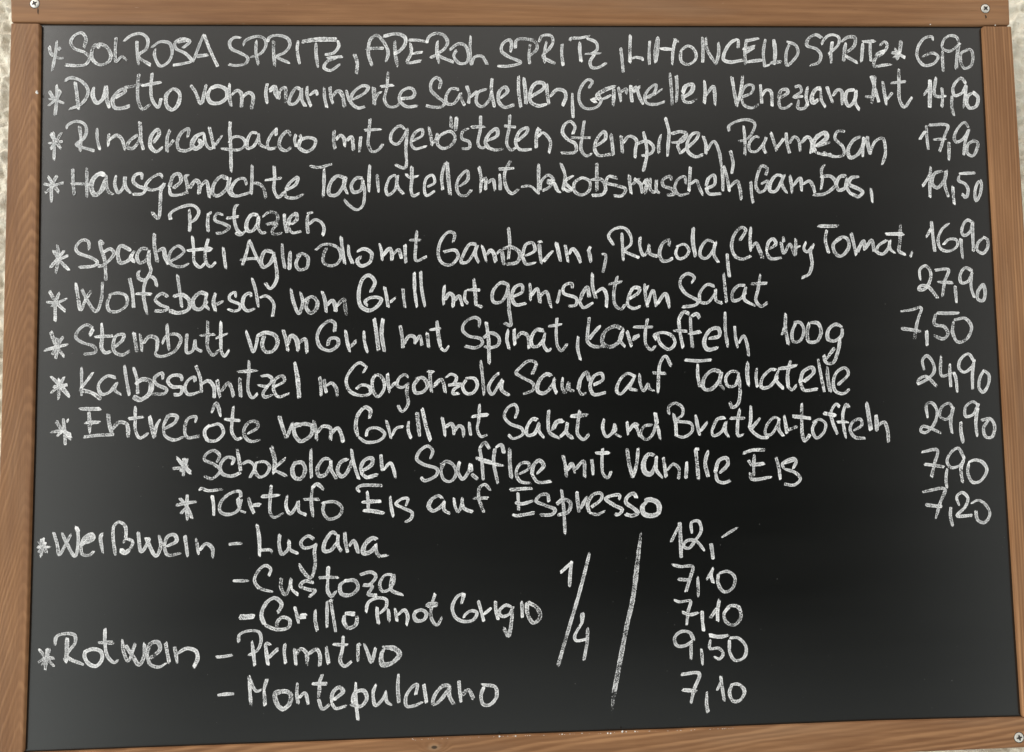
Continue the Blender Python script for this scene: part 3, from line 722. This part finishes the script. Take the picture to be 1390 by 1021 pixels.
('price', None, {'C5': '''712,390 700,320 730,290 772,340 778,400 730,450 665,485/665,480 672,455 720,430 795,495/825,290 830,425 905,405/885,340 885,410 892,505/910,400 925,440 935,540
1050,330 1010,278 960,310 945,370 980,402 1030,370 1055,315/1052,330 1040,400 1040,515/1120,385 1090,440 1085,510 1110,538 1145,490 1150,420 1115,388'''}),

('text_line', 'ninth chalk line, grilled entrecote with fried potatoes', {
'C1': '''130,730 170,790 190,810/180,715 190,800 195,895/90,810 190,800/215,725 207,737/135,840 175,800/w9 205,815 225,830/205,830 228,855
w7 290,650 425,650/355,670 360,810/w7 330,745 435,740/315,842 520,825/485,685 495,760 515,830/w7 510,795 560,742 612,755 622,850
670,630 670,720 670,790 700,848 760,815/620,718 720,705/w7 765,695 780,770 800,845/800,825 815,760 840,720
w7 860,790 940,740 952,702 900,695 860,760/860,760 870,830 930,862 995,842/1075,745 1082,705 1030,715 1005,780 1020,842 1110,835
1180,755 1140,800 1160,862 1220,865 1268,810 1240,755 1160,772/1185,680 1220,610 1250,705/1335,630 1325,740 1325,810 1360,857 1392,845/1270,720 1375,730''',
'C2': '''80,820 150,775 145,740 90,742 55,800 70,850 110,872 165,860/w7 295,695 320,780 345,850/345,850 365,800 385,745
w7 450,760 400,760 400,820 440,870 510,830 520,770 470,752 395,772/530,730 545,800 550,860/w7 555,815 590,770 642,780 645,855/w7 650,815 690,780 712,810 730,880
w7 905,720 915,662 880,640 830,690 815,770 830,840/830,840 890,877 980,862 1012,820 960,780 900,790 885,835/1020,725 1040,790 1055,855/1060,835 1090,782 1140,770
1175,730 1170,790 1190,850/w7 1230,665 1240,760 1250,850/w7 1265,645 1290,760 1320,860''',
'C3': '''50,705 65,780 70,835/w7 75,775 110,750 130,780 130,825/w7 135,805 165,765 190,780 197,835/235,735 245,830/305,615 300,720 290,790 315,838 360,825/w7 250,705 360,690
545,715 562,660 545,622 500,640 473,700 510,750 592,785 600,820 530,852 500,825/w7 700,725 665,720 625,780 630,828 675,820 712,740/710,745 708,800 745,850
775,655 770,740 780,810 850,852/w8 880,730 830,740 802,790/850,842 890,800 902,740/w7 900,745 895,810 935,850/985,660 970,760 970,820 1010,858 1050,820/w8 915,700 1040,690
1150,715 1140,780 1165,838 1205,812 1222,750/w8 1222,750 1222,810/1222,820 1265,842/1305,735 1310,785 1312,830/1315,805 1360,750 1385,770''',
'C4': '''-5,765 18,775 38,835/w7 145,670 160,760/160,755 180,855/130,758 70,770 48,830 90,858 130,820 160,720
240,690 238,640 280,612 330,640 332,690 290,730 390,750 398,800 340,842 285,830/270,680 285,750 290,830/420,690 435,770 450,835/w7 450,805 500,740
w7 620,710 570,720 530,800/530,800 540,832 590,812 628,740/625,735 622,800 642,838/720,650 705,750 710,832 745,825/655,715 755,715
795,625 795,720 790,780 860,842 910,845/w7 860,710 800,782/985,715 950,710 900,770 895,822 930,825 980,750 987,712/985,720 985,790 1015,832/1020,690 1035,780 1040,822/w7 1045,795 1110,770
1140,610 1140,720 1145,830 1160,868 1200,820/w7 1075,700 1200,715/1240,730 1213,790 1240,848 1290,810 1302,750 1260,722 1213,745''',
'C5': '''140,640 115,618 80,670 90,740 125,825/w7 25,680 110,695/205,645 185,620 160,680 165,770 180,850/120,740 200,740
230,800 287,760 280,722 230,735 208,790 240,842 310,850/w7 318,600 335,700 350,805/w7 385,690 390,800/395,765 440,740 462,790 470,875'''}),
('price', None, {'C5': '''735,715 728,620 760,608 798,660 780,750 720,812 688,800 700,770 750,780 825,815/905,645 880,612 830,640 818,700 860,722 900,680 908,640/905,650 890,740 900,815
960,735 960,800 975,880/1080,625 1040,602 990,640 992,700 1040,690 1082,610/1075,640 1060,740 1070,835/1100,728 1160,718 1190,770 1170,842 1130,840 1115,780 1150,725'''}),

('text_line', 'indented chalk line offering chocolate souffle', {
'D1': '''w7 50,105 95,160 145,210/125,110 95,170 30,180/100,105 95,230/130,155 75,200
320,140 342,90 300,58 245,90 238,120 300,150 347,190 320,230 285,250 238,232/425,155 438,115 390,105 350,150 355,210 420,232 480,210/460,45 475,130 485,200/490,152 540,132 578,170 545,245
590,135 580,190 610,237 655,222 680,170 650,135 588,140/w7 690,30 715,120 710,210/790,110 705,180/710,192 795,232/w7 860,135 835,180 850,240 890,250 922,190 900,140 842,145
962,45 960,140 965,245/w7 1090,115 1050,115 1005,180 1018,230 1060,220 1098,150/1095,120 1100,190 1135,248/1235,45 1250,140 1285,250/w7 1210,115 1160,140 1142,200 1170,235 1210,200 1240,120
w7 1305,200 1375,150 1375,110 1330,120 1300,170 1310,220/1310,222 1340,240 1390,237''',
'D2': '''-5,240 62,222/85,85 90,140 95,200/100,195 150,142 170,180 185,245/420,115 437,60 405,28 350,60 328,115 370,150 468,185 462,225 380,262 358,240
520,140 493,190 515,257 560,267 597,210 575,155 530,132 488,158/620,130 608,200 640,252 680,200 692,150/w8 692,150 698,200/698,215 740,250
w7 825,50 790,5 755,40/755,40 770,130 780,260/w8 720,105 850,145/w7 920,75 902,20 860,40/860,40 850,130 880,285/840,148 915,160/w7 960,45 960,140 970,245
1020,220 1087,180 1085,142 1030,150 1003,210 1030,267 1105,280/w7 1145,215 1190,160 1160,125 1120,160 1110,220/1110,220 1150,272 1240,267/1320,90 1335,150 1345,235/w7 1345,200 1390,150''',
'D3': '''w7 0,190 30,145 52,210/w7 55,185 110,130 118,235/165,115 172,170 175,225/240,40 235,140 245,220 275,242 300,195/w7 185,75 290,72
w7 405,45 420,150 445,245/445,245 470,150 480,40/w8 600,90 550,85 518,140 528,205 565,218 600,150/605,95 605,190 650,247/650,100 660,160 670,235/675,195 720,150 757,180 755,250/w7 810,130 808,190 805,250
w7 870,45 880,140 890,255/870,48 890,48/w7 955,60 935,140 955,235/w7 1035,210 1090,150 1080,110 1030,125 1005,200/1005,200 1020,262 1060,277 1110,260
w7 1190,78 1260,55 1345,55/1270,80 1265,150 1265,235/w8 1245,155 1340,145/1232,130 1250,160/w7 1240,205 1250,250 1385,238''',
'D4': '''265,100 285,180 295,255/380,185 402,130 385,112 310,150 322,182/322,182 400,210 432,250 390,292 320,285/w8 315,145 390,120'''}),
('price', None, {'D5': '''690,70 800,55 780,150 760,240/710,150 850,170/868,175 858,250 865,310/985,115 940,42 890,75 865,130 890,172 950,160 985,105/980,120 960,180 970,270
1015,140 1008,210 1040,272 1090,267 1137,190 1110,140 1060,122 1010,138'''}),

('text_line', 'indented chalk line offering tartufo ice cream', {
'D1': '''122,355 118,440 122,530/70,380 120,440 155,520/45,430 185,405/75,490 120,440
205,332 215,315 260,330 365,320/290,360 300,420 302,500/485,380 480,338 420,345 350,410 345,470 390,492 460,470 490,390/w7 465,380 480,460/480,465 520,480/535,375 555,440 575,485/w7 560,432 615,425
692,290 685,380 685,480 710,512 770,485/w7 625,370 745,360/800,360 793,440 820,487 860,440 878,400/875,410 880,470 930,495
w7 1050,325 1000,285 970,310/970,310 963,400 975,510/910,390 1020,390/1050,415 1043,470 1080,522 1150,502 1172,450 1130,408 1035,412''',
'D2': '''-55,340 -75,318 -55,298 95,295/-8,330 0,480/w7 -45,410 80,402/w7 -35,465 20,467 105,482/148,365 155,440 170,505/255,435 267,385 230,385 188,420 240,450 297,480 290,520 248,545
w7 510,390 480,365 430,390 410,440 440,468 500,430 520,395/515,400 515,460 560,490/580,375 590,440 610,475 635,420 638,375/635,385 650,450 710,475
830,330 790,288 755,310 750,380 785,480/710,382 815,380/w7 960,325 1115,315/1015,340 1020,470/995,410 1040,420 1115,400/w7 978,492 1000,500 1130,480
1225,405 1215,358 1170,360 1138,400 1200,430 1268,460 1250,490 1168,495/1310,320 1325,440 1335,625/w7 1275,425 1320,390 1370,410 1360,470 1290,495''',
'D3': '''65,335 70,400 80,475/w7 90,455 130,375/w7 160,445 232,385 230,350 180,355 138,420 150,480/150,480 200,492 255,470/w7 350,395 355,362 300,365 260,385 320,430 372,460 350,490 320,490
w7 470,380 450,350 405,375 398,410 450,450 478,480 440,500 395,490/w8 545,400 510,440 520,488 580,500 618,480 618,420 570,392 525,398'''}),
('price', None, {'D5': '''695,340 850,320 820,410 790,515/720,425 835,437/893,440 890,500 905,570/950,435 933,370 970,343 1008,380 990,440 935,500 1040,497
1028,418 1080,395 1132,430 1157,490 1120,547 1075,530 1060,460'''}),

('text_line', 'chalk line opening the white wines', {
'W': '''w7 90,200 85,260 80,325/60,220 120,300/55,262 140,262/115,225 65,300
165,160 190,240 205,315 245,250 285,175/220,165 255,240 310,325 332,220 325,130/w8 320,130 328,150/w8 355,240 430,205 425,180 380,200 350,260/350,260 360,312 410,317 440,290/500,172 485,190 500,305
585,320 570,200 575,120 610,93 650,120 657,180 640,235/650,202 702,225 690,270/w8 690,270 650,302 615,275/738,160 760,295 800,240 815,200/w7 790,200 860,325 892,250 880,185
w7 930,260 1000,220 985,180 940,190 913,260/913,260 940,317 1025,305/1055,180 1065,250 1075,330/1130,200 1140,250 1150,315/w7 1155,285 1200,240 1242,270 1245,335''',
'D1': '''400,695 495,688/595,560 610,660 612,775/610,735 690,735 697,755/750,625 745,700 765,762 810,720 812,665/810,670 820,730 870,755
985,662 940,638 893,680 910,717 970,710 1003,690/995,690 985,740 990,830 960,922 910,880 880,825/w7 1135,630 1110,610 1055,680 1050,738 1090,738 1142,680/1145,630 1145,700 1172,747
1190,610 1195,680 1210,755/w7 1215,715 1250,670 1285,765''',
'U': '''w8 1118,65 1080,52 1025,100 1018,152 1060,148 1108,95/1105,95 1105,145 1130,180/w7 1130,178 1180,168'''}),
('price', None, {'P': '''w7 862,45 868,150 872,285/855,70 805,175/945,120 943,45 990,38 1008,100 970,165 920,222 888,205 910,170 970,170 1035,242/1075,185 1090,300/1145,150 1255,80'''}),
('text_line', 'chalk line naming the second white wine', {'U': '''w5 130,342 235,342/375,310 388,260 350,238 300,280 278,340 310,390 400,417/460,320 458,390 485,437 515,390 527,330/w7 520,350 530,400/530,400 575,437
680,355 620,343 588,375 650,402 692,408 650,450/w7 780,245 775,330/775,330 775,410 800,447 830,415/710,322 845,320/w7 900,340 860,370 868,430 930,437 980,390 960,342 888,342
995,300 1070,283 1102,310 1060,365 1015,370 1078,380 1050,432 1110,440/1215,300 1165,303 1128,360 1145,412 1190,402 1222,350 1220,300 1205,400 1290,440'''}),
('price', None, {'P': '''810,332 870,345 950,345 930,430 905,515/850,430 940,435/985,415 990,550/1092,350 1075,400 1090,455/1085,372 1045,435/1125,395 1123,460 1165,517 1220,492 1237,420 1190,378 1130,390'''}),
('text_line', 'chalk line naming the third and fourth white wines', {
'U': '''w9 165,588 272,583/w7 435,560 462,500 415,458 360,490 325,570 345,640/345,640 430,672 510,657 517,610 470,588 433,620 430,650/550,515 565,570 580,635/w8 575,588 640,578
690,540 690,610 705,685/770,480 770,570 770,660/795,470 810,570 830,695/785,480 805,470/w7 890,570 885,620 915,662 965,640 975,580/w8 890,562 965,568''',
'E3': '''-15,160 0,90 60,58 122,70 120,120 75,165/60,120 60,170 70,235/135,130 140,215/180,125 195,215/200,175 245,140 267,180 260,240/w7 340,140 310,170 325,210 375,207 395,165 362,140 312,152
455,25 430,110 430,200 465,242 500,190/w8 390,108 475,102/w7 630,100 650,25/650,25 605,48 570,120 590,187 640,217 712,207 737,160 700,145 655,175 645,200/745,75 765,145 785,220/w7 780,172 835,125
862,75 865,140 880,200/975,120 930,108 888,150 905,182 955,170 982,120/978,130 970,230 950,317 920,265/1040,80 1043,130 1045,190/w7 1075,90 1082,170 1120,227 1165,190 1150,130 1078,83'''}),
('price', None, {'P': '''825,572 860,585 935,580 920,650 910,745/880,655 930,672 995,657/1015,645 1025,780/1132,570 1120,640 1120,720/1115,622 1070,695/1200,625 1165,660 1175,717 1230,742 1277,690 1260,620 1200,613 1172,648'''}),
('text_line', 'chalk line opening the red wines', {
'E1': '''w5 62,400 120,470 175,525/145,400 120,460 108,555/55,500 115,465 175,470/122,400 120,460/90,510 115,480
175,380 185,320 250,300 307,310 312,360 255,450 370,512/w7 258,330 255,400 250,490/230,482 260,450/w7 400,405 375,440 400,500 455,520 495,470 485,420 430,405 375,425
515,265 515,370 530,450 580,497 605,475/w7 465,362 565,362/630,338 642,430 670,487 720,365/w7 650,375 700,450 745,512 780,450 780,365
w7 820,470 887,405 870,358 820,370 800,440/800,440 820,507 880,527 930,500/925,360 935,420 950,495/985,385 995,440 1005,500/w7 1005,435 1070,400 1132,420 1142,470 1115,530''',
'E2': '''65,460 125,455 178,445/220,360 225,310 280,283 357,290 373,340 350,410 290,447/310,350 320,430 330,520/440,377 408,365 410,440 420,510/w7 425,462 490,402/535,365 530,430 540,500
600,400 605,460 610,515/w7 612,440 642,402 680,430 685,510/w7 690,440 750,408 772,450 770,520/w7 815,385 820,440 830,500/930,315 925,400 910,490 940,522 990,485/855,372 960,375
1030,375 1030,490/1030,378 1045,372/1070,365 1100,440 1120,495 1152,390/w8 1210,398 1190,440 1197,508 1260,498 1312,440 1280,402 1195,393'''}),
('price', None, {'E4': '''960,345 930,293 870,288 828,330 845,382 900,382 955,345/940,350 940,400 940,480/1008,400 1018,515/w7 1060,310 1130,322 1200,310/1070,340 1068,400 1130,400 1157,440 1130,472 1095,455
1200,330 1260,330 1312,390 1300,460 1240,482 1203,430 1200,345'''}),
('text_line', 'bottom chalk line naming the second red wine', {
'E2': '''w7 75,718 190,708/w7 290,575 300,650/295,620 305,790/290,600 340,690 380,680/w7 415,605 392,680/392,680 400,790/w8 520,690 470,700 478,770 520,812 568,770 572,710 530,690 468,712
620,630 615,700 625,780/630,735 670,702 695,785/790,575 765,640/w7 770,640 760,740/760,740 790,812 840,780/w7 715,640 820,640/w7 865,750 930,690 900,665 860,700 850,770/850,770 880,807 950,790
1015,625 1015,740 1030,885/w7 990,770 1010,700 1070,688 1090,740 1050,792 980,780/1155,640 1133,700 1150,787 1200,740 1222,690/1220,690 1225,760 1260,787/1305,570 1300,670 1308,770''',
'E3': '''320,720 332,645 300,660 255,730 260,792 320,787 365,765/375,640 385,700 395,770/w7 560,655 510,653 450,720 440,778 480,760 557,660/w7 555,660 550,720 580,780
615,615 620,690 630,770/w7 630,722 680,682 715,745/w7 785,660 765,720 780,780 820,785 870,730 860,662 800,650 772,645'''}),
('price', None, {'E4': '''870,578 995,572 960,680 940,770/w7 880,682 980,690/1048,690 1045,780 1055,835/1140,585 1150,660 1165,755/1140,627 1115,685/1220,640 1200,700 1225,757 1270,752 1302,690 1260,643 1203,648'''}),
('fraction_mark', None, {'P': '''130,305 120,390 115,480/125,322 50,390/w7 252,250 180,530 100,800 38,1015/w7 205,655 200,730/200,725 150,820 160,847 245,835/238,760 235,850 212,985'''}),
('divider_stroke', None, {'E4': '''w8 600,-390 575,-180 545,60 505,240 470,420 440,580 412,740 402,850'''}),
]

CHALK_Y = BOARD_Y - 0.00012
PX_M = (ray_at(700, 500, BOARD_Y) - ray_at(701, 500, BOARD_Y)).length
WIDTH = 5.0
rng = random.Random(11)

def smooth_path(pts, step):
    """centripetal-like spline through the points, resampled evenly"""
    P = [Vector(p) for p in pts]
    if len(P) == 2:
        a, b = P
        nrm = Vector((-(b - a).y, (b - a).x))
        P = [a, (a + b) / 2 + nrm * rng.uniform(-0.025, 0.025), b]
    Q = [P[0] * 2 - P[1]] + P + [P[-1] * 2 - P[-2]]
    out = []
    for i in range(1, len(Q) - 2):
        p0, p1, p2, p3 = Q[i - 1:i + 3]
        t0 = 0.0
        t1 = t0 + max((p1 - p0).length, 1e-3) ** 0.5
        t2 = t1 + max((p2 - p1).length, 1e-3) ** 0.5
        t3 = t2 + max((p3 - p2).length, 1e-3) ** 0.5
        n = max(3, int((p2 - p1).length / step * 2))
        for s in range(n):
            t = t1 + (t2 - t1) * s / n
            A1 = p0 * ((t1 - t) / (t1 - t0)) + p1 * ((t - t0) / (t1 - t0))
            A2 = p1 * ((t2 - t) / (t2 - t1)) + p2 * ((t - t1) / (t2 - t1))
            A3 = p2 * ((t3 - t) / (t3 - t2)) + p3 * ((t - t2) / (t3 - t2))
            B1 = A1 * ((t2 - t) / (t2 - t0)) + A2 * ((t - t0) / (t2 - t0))
            B2 = A2 * ((t3 - t) / (t3 - t1)) + A3 * ((t - t1) / (t3 - t1))
            out.append(B1 * ((t2 - t) / (t2 - t1)) + B2 * ((t - t1) / (t2 - t1)))
    out.append(P[-1])
    res, acc = [out[0]], 0.0
    for a, b in zip(out, out[1:]):
        d = (b - a).length
        while acc + d >= step and d > 0:
            f = (step - acc) / d
            a = a + (b - a) * f
            res.append(a)
            d = (b - a).length
            acc = 0.0
        acc += d
    if (res[-1] - out[-1]).length > step * 0.3:
        res.append(out[-1])
    return res

stroke_no = 0
def add_stroke(bm, uvl, prl, dpl, pts, width, taper_end=False):
    """one chalk stroke on the board plane; pts in photo pixels turned into board metres"""
    global stroke_no
    y = CHALK_Y - (stroke_no % 8) * 0.000035
    stroke_no += 1
    W = [ray_at(u, v, BOARD_Y) for u, v in pts]
    path = smooth_path([(p.x, p.z) for p in W], 1.4 * PX_M)
    if len(path) < 2:
        return
    hw = width * PX_M * 0.5
    # the traced points mark the outer end of the chalk: pull both ends in by most of a half width
    cut = 0.0
    while len(path) > 6 and cut < hw * 0.45:
        cut += (path[0] - path[1]).length
        path = path[1:-1]
    n = len(path)
    length = sum((b - a).length for a, b in zip(path, path[1:]))
    base = rng.uniform(0.56, 0.65)
    ph, ph2 = rng.uniform(0, 50), rng.uniform(0, 50)
    tone, tip0, tip1 = rng.uniform(0.38, 0.60), rng.uniform(-0.1, 0.65), rng.uniform(-0.1, 0.75)
    # chalk ends are rounded: extend by a cap
    d0 = (path[0] - path[1]).normalized(); d1 = (path[-1] - path[-2]).normalized()
    # some ends are blunt, some run out to a point
    e0 = rng.choice(((0.5, 0.55, 0.85), (0.62, 0.8, 0.97), (0.3, 0.6, 0.9)))
    e1 = rng.choice(((0.5, 0.55, 0.85), (0.62, 0.8, 0.97), (0.2, 0.5, 0.85), (0.55, 0.8, 1.0)))
    k0, k1 = rng.uniform(0.25, 0.8), rng.uniform(0.25, 1.0)
    caps0 = [path[0] + d0 * hw * k * k0 for k in (0.9, 0.6, 0.25)]
    caps1 = [path[-1] + d1 * hw * k * k1 for k in (0.25, 0.6, 0.9)]
    full = caps0 + path + caps1
    scale = list(e0) + [1.0] * n + list(e1)[::-1]
    lean = rng.uniform(-0.55, 0.55)
    lead0, lead1 = rng.random() < 0.45, rng.random() < 0.40
    rows = []
    s = 0.0
    for i, p in enumerate(full):
        a = full[max(i - 1, 0)]; b = full[min(i + 1, len(full) - 1)]
        if i:
            s += (p - full[i - 1]).length
        t = (b - a)
        t = t.normalized() if t.length > 1e-9 else d1
        nr = Vector((-t.y, t.x))
        # the chalk is held slanted: strokes running down-left are thinner than those running down-right
        ang = abs(t.x * 0.5 - t.y * 0.85)
        if lead0: 
            scale_in = 0.66 + 0.34 * min(1.0, s / (hw * 3.0))
        else:
            scale_in = 1.0
        if lead1:
            scale_in *= 0.68 + 0.32 * min(1.0, max(0.0, length + hw - s) / (hw * 3.2))
        w = hw * scale[i] * scale_in * (0.86 + 0.20 * ang) * (1.03 + 0.24 * noise.noise(Vector((s * 150, ph, 0))))
        if taper_end:
            f = s / (length + 1e-6)
            w *= min(1.0, 0.55 + f * 2.2) * (1.0 if f < 0.9 else max(0.35, 1 - (f - 0.9) * 6))
        jl = 1 + 0.15 * noise.noise(Vector((s * 1500, ph2, 3)))
        jr = 1 + 0.15 * noise.noise(Vector((s * 1500, ph2, 9)))
        pr = base + 0.13 * noise.noise(Vector((s * 140, ph2, 1)))
        f = s / (length + hw)
        if f > 0.8:
            pr -= (f - 0.8) * 0.15
        if taper_end:
            pr -= 0.05 + (max(0, f - 0.86) * 1.2)
        e0_, e1_ = s / (hw * 2.2), (length + hw - s) / (hw * 2.2)
        dp = tone + 0.22 * noise.noise(Vector((s * 220, ph2, 6)))
        dp += tip0 * max(0, 1 - e0_) + tip1 * max(0, 1 - e1_)
        row = []
        for q in (-1, -0.5, 0, 0.5, 1):
            ww = w * (jl if q < 0 else jr)
            ex = 0.0
            if i < 3: ex = lean * (3 - i) / 3
            elif i >= n + 3: ex = lean * (i - n - 2) / 3
            pp = p + nr * (ww * q) + t * (hw * q * ex)
            v = bm.verts.new((pp.x, y - 0.00003 * i / len(full), pp.y))
            v[prl] = pr
            v[dpl] = dp
            row.append((v, (q + 1) / 2, s * 40))
        rows.append(row)
    for A, B in zip(rows, rows[1:]):
        for k in range(4):
            quad = (A[k], B[k], B[k + 1], A[k + 1])
            try:
                f = bm.faces.new([c[0] for c in quad])
            except ValueError:
                continue
            for lp, c in zip(f.loops, quad):
                lp[uvl].uv = (c[1], c[2])

def write(name, label, tiles):
    bm = bmesh.new()
    uvl = bm.loops.layers.uv.new('stroke')
    prl = bm.verts.layers.float.new('pressure')
    dpl = bm.verts.layers.float.new('deposit')
    cx = []
    for tile, txt in tiles.items():
        ox, oy = TILE[tile]
        for st in txt.replace('\n', '/').split('/'):
            tk = st.split()
            if not tk:
                continue
            w = WIDTH
            if tk[0][0] == 'w':
                w = float(tk[0][1:]) ; tk = tk[1:]
                w = {4: 4.0, 5: 4.7, 7: 5.9, 8: 7.6, 9: 9.0}[int(w)]
            w *= rng.uniform(0.93, 1.07)
            pts = [(ox + float(a) / 5, oy + float(b) / 5) for a, b in (q.split(',') for q in tk)]
            cx += pts
            add_stroke(bm, uvl, prl, dpl, pts, w, name == 'divider_stroke')
    c = ray_at(sum(p[0] for p in cx) / len(cx), sum(p[1] for p in cx) / len(cx), CHALK_Y)
    o = mesh_obj(name, bm, m_chalk, board, origin=c)
    if label:
        o['label'] = label
    return o

for nm, lab, tiles in WRITING:
    write(nm, lab, tiles)

# ------------------------------------------------------------------ chalk crumbs caught along the frame
def crumbs():
    bm = bmesh.new()
    r = random.Random(5)
    spots = [(50.3, 126, 1.5), (49.8, 124, 1.0), (678, 999.6, 1.0), (700, 999.2, 0.9), (763, 997, 0.8), (825, 995.3, 1.0), (829, 995.6, 0.8),
             (845, 993.2, 1.2), (850, 993.4, 0.7), (862, 993.0, 0.7), (790, 995.6, 0.6), (1263, 33.2, 0.8), (1351, 34.4, 0.7), (560, 1003, 0.6)]
    for k in range(60):
        u = r.uniform(560, 1000)
        spots.append((u, 1003.0 - (u - 600) * 0.0355 - r.uniform(-0.3, 0.6), r.uniform(0.18, 0.42)))
    for u, v, s in spots:
        c = ray_at(u, v, -0.0002)
        m = Matrix.Translation(c) @ Matrix.Rotation(r.uniform(0, 3), 4, 'Y') @ Matrix.Diagonal((s * PX_M * r.uniform(0.9, 1.4), s * PX_M * 0.7, s * PX_M, 1))
        g = bmesh.ops.create_icosphere(bm, subdivisions=2, radius=1.0, matrix=m)
        for v_ in g['verts']:
            v_.co += (v_.co - c) * 0.35 * noise.noise(v_.co * 900)
    k = NT('chalk_crumb_white')
    co = k.n('ShaderNodeTexCoord').outputs['Object']
    k.l(k.ramp(k.noise(co, 900, 3), [(0.3, (0.66, 0.65, 0.62)), (0.7, (0.85, 0.85, 0.82))]), k.bsdf.inputs['Base Color'])
    k.bsdf.inputs['Roughness'].default_value = 0.95
    o = mesh_obj('chalk_dust', bm, k.mat)
    o['kind'] = 'stuff'
    o['label'] = 'white chalk crumbs lying along the inner edge of the bottom frame rail'
    o['category'] = 'chalk dust'
crumbs()
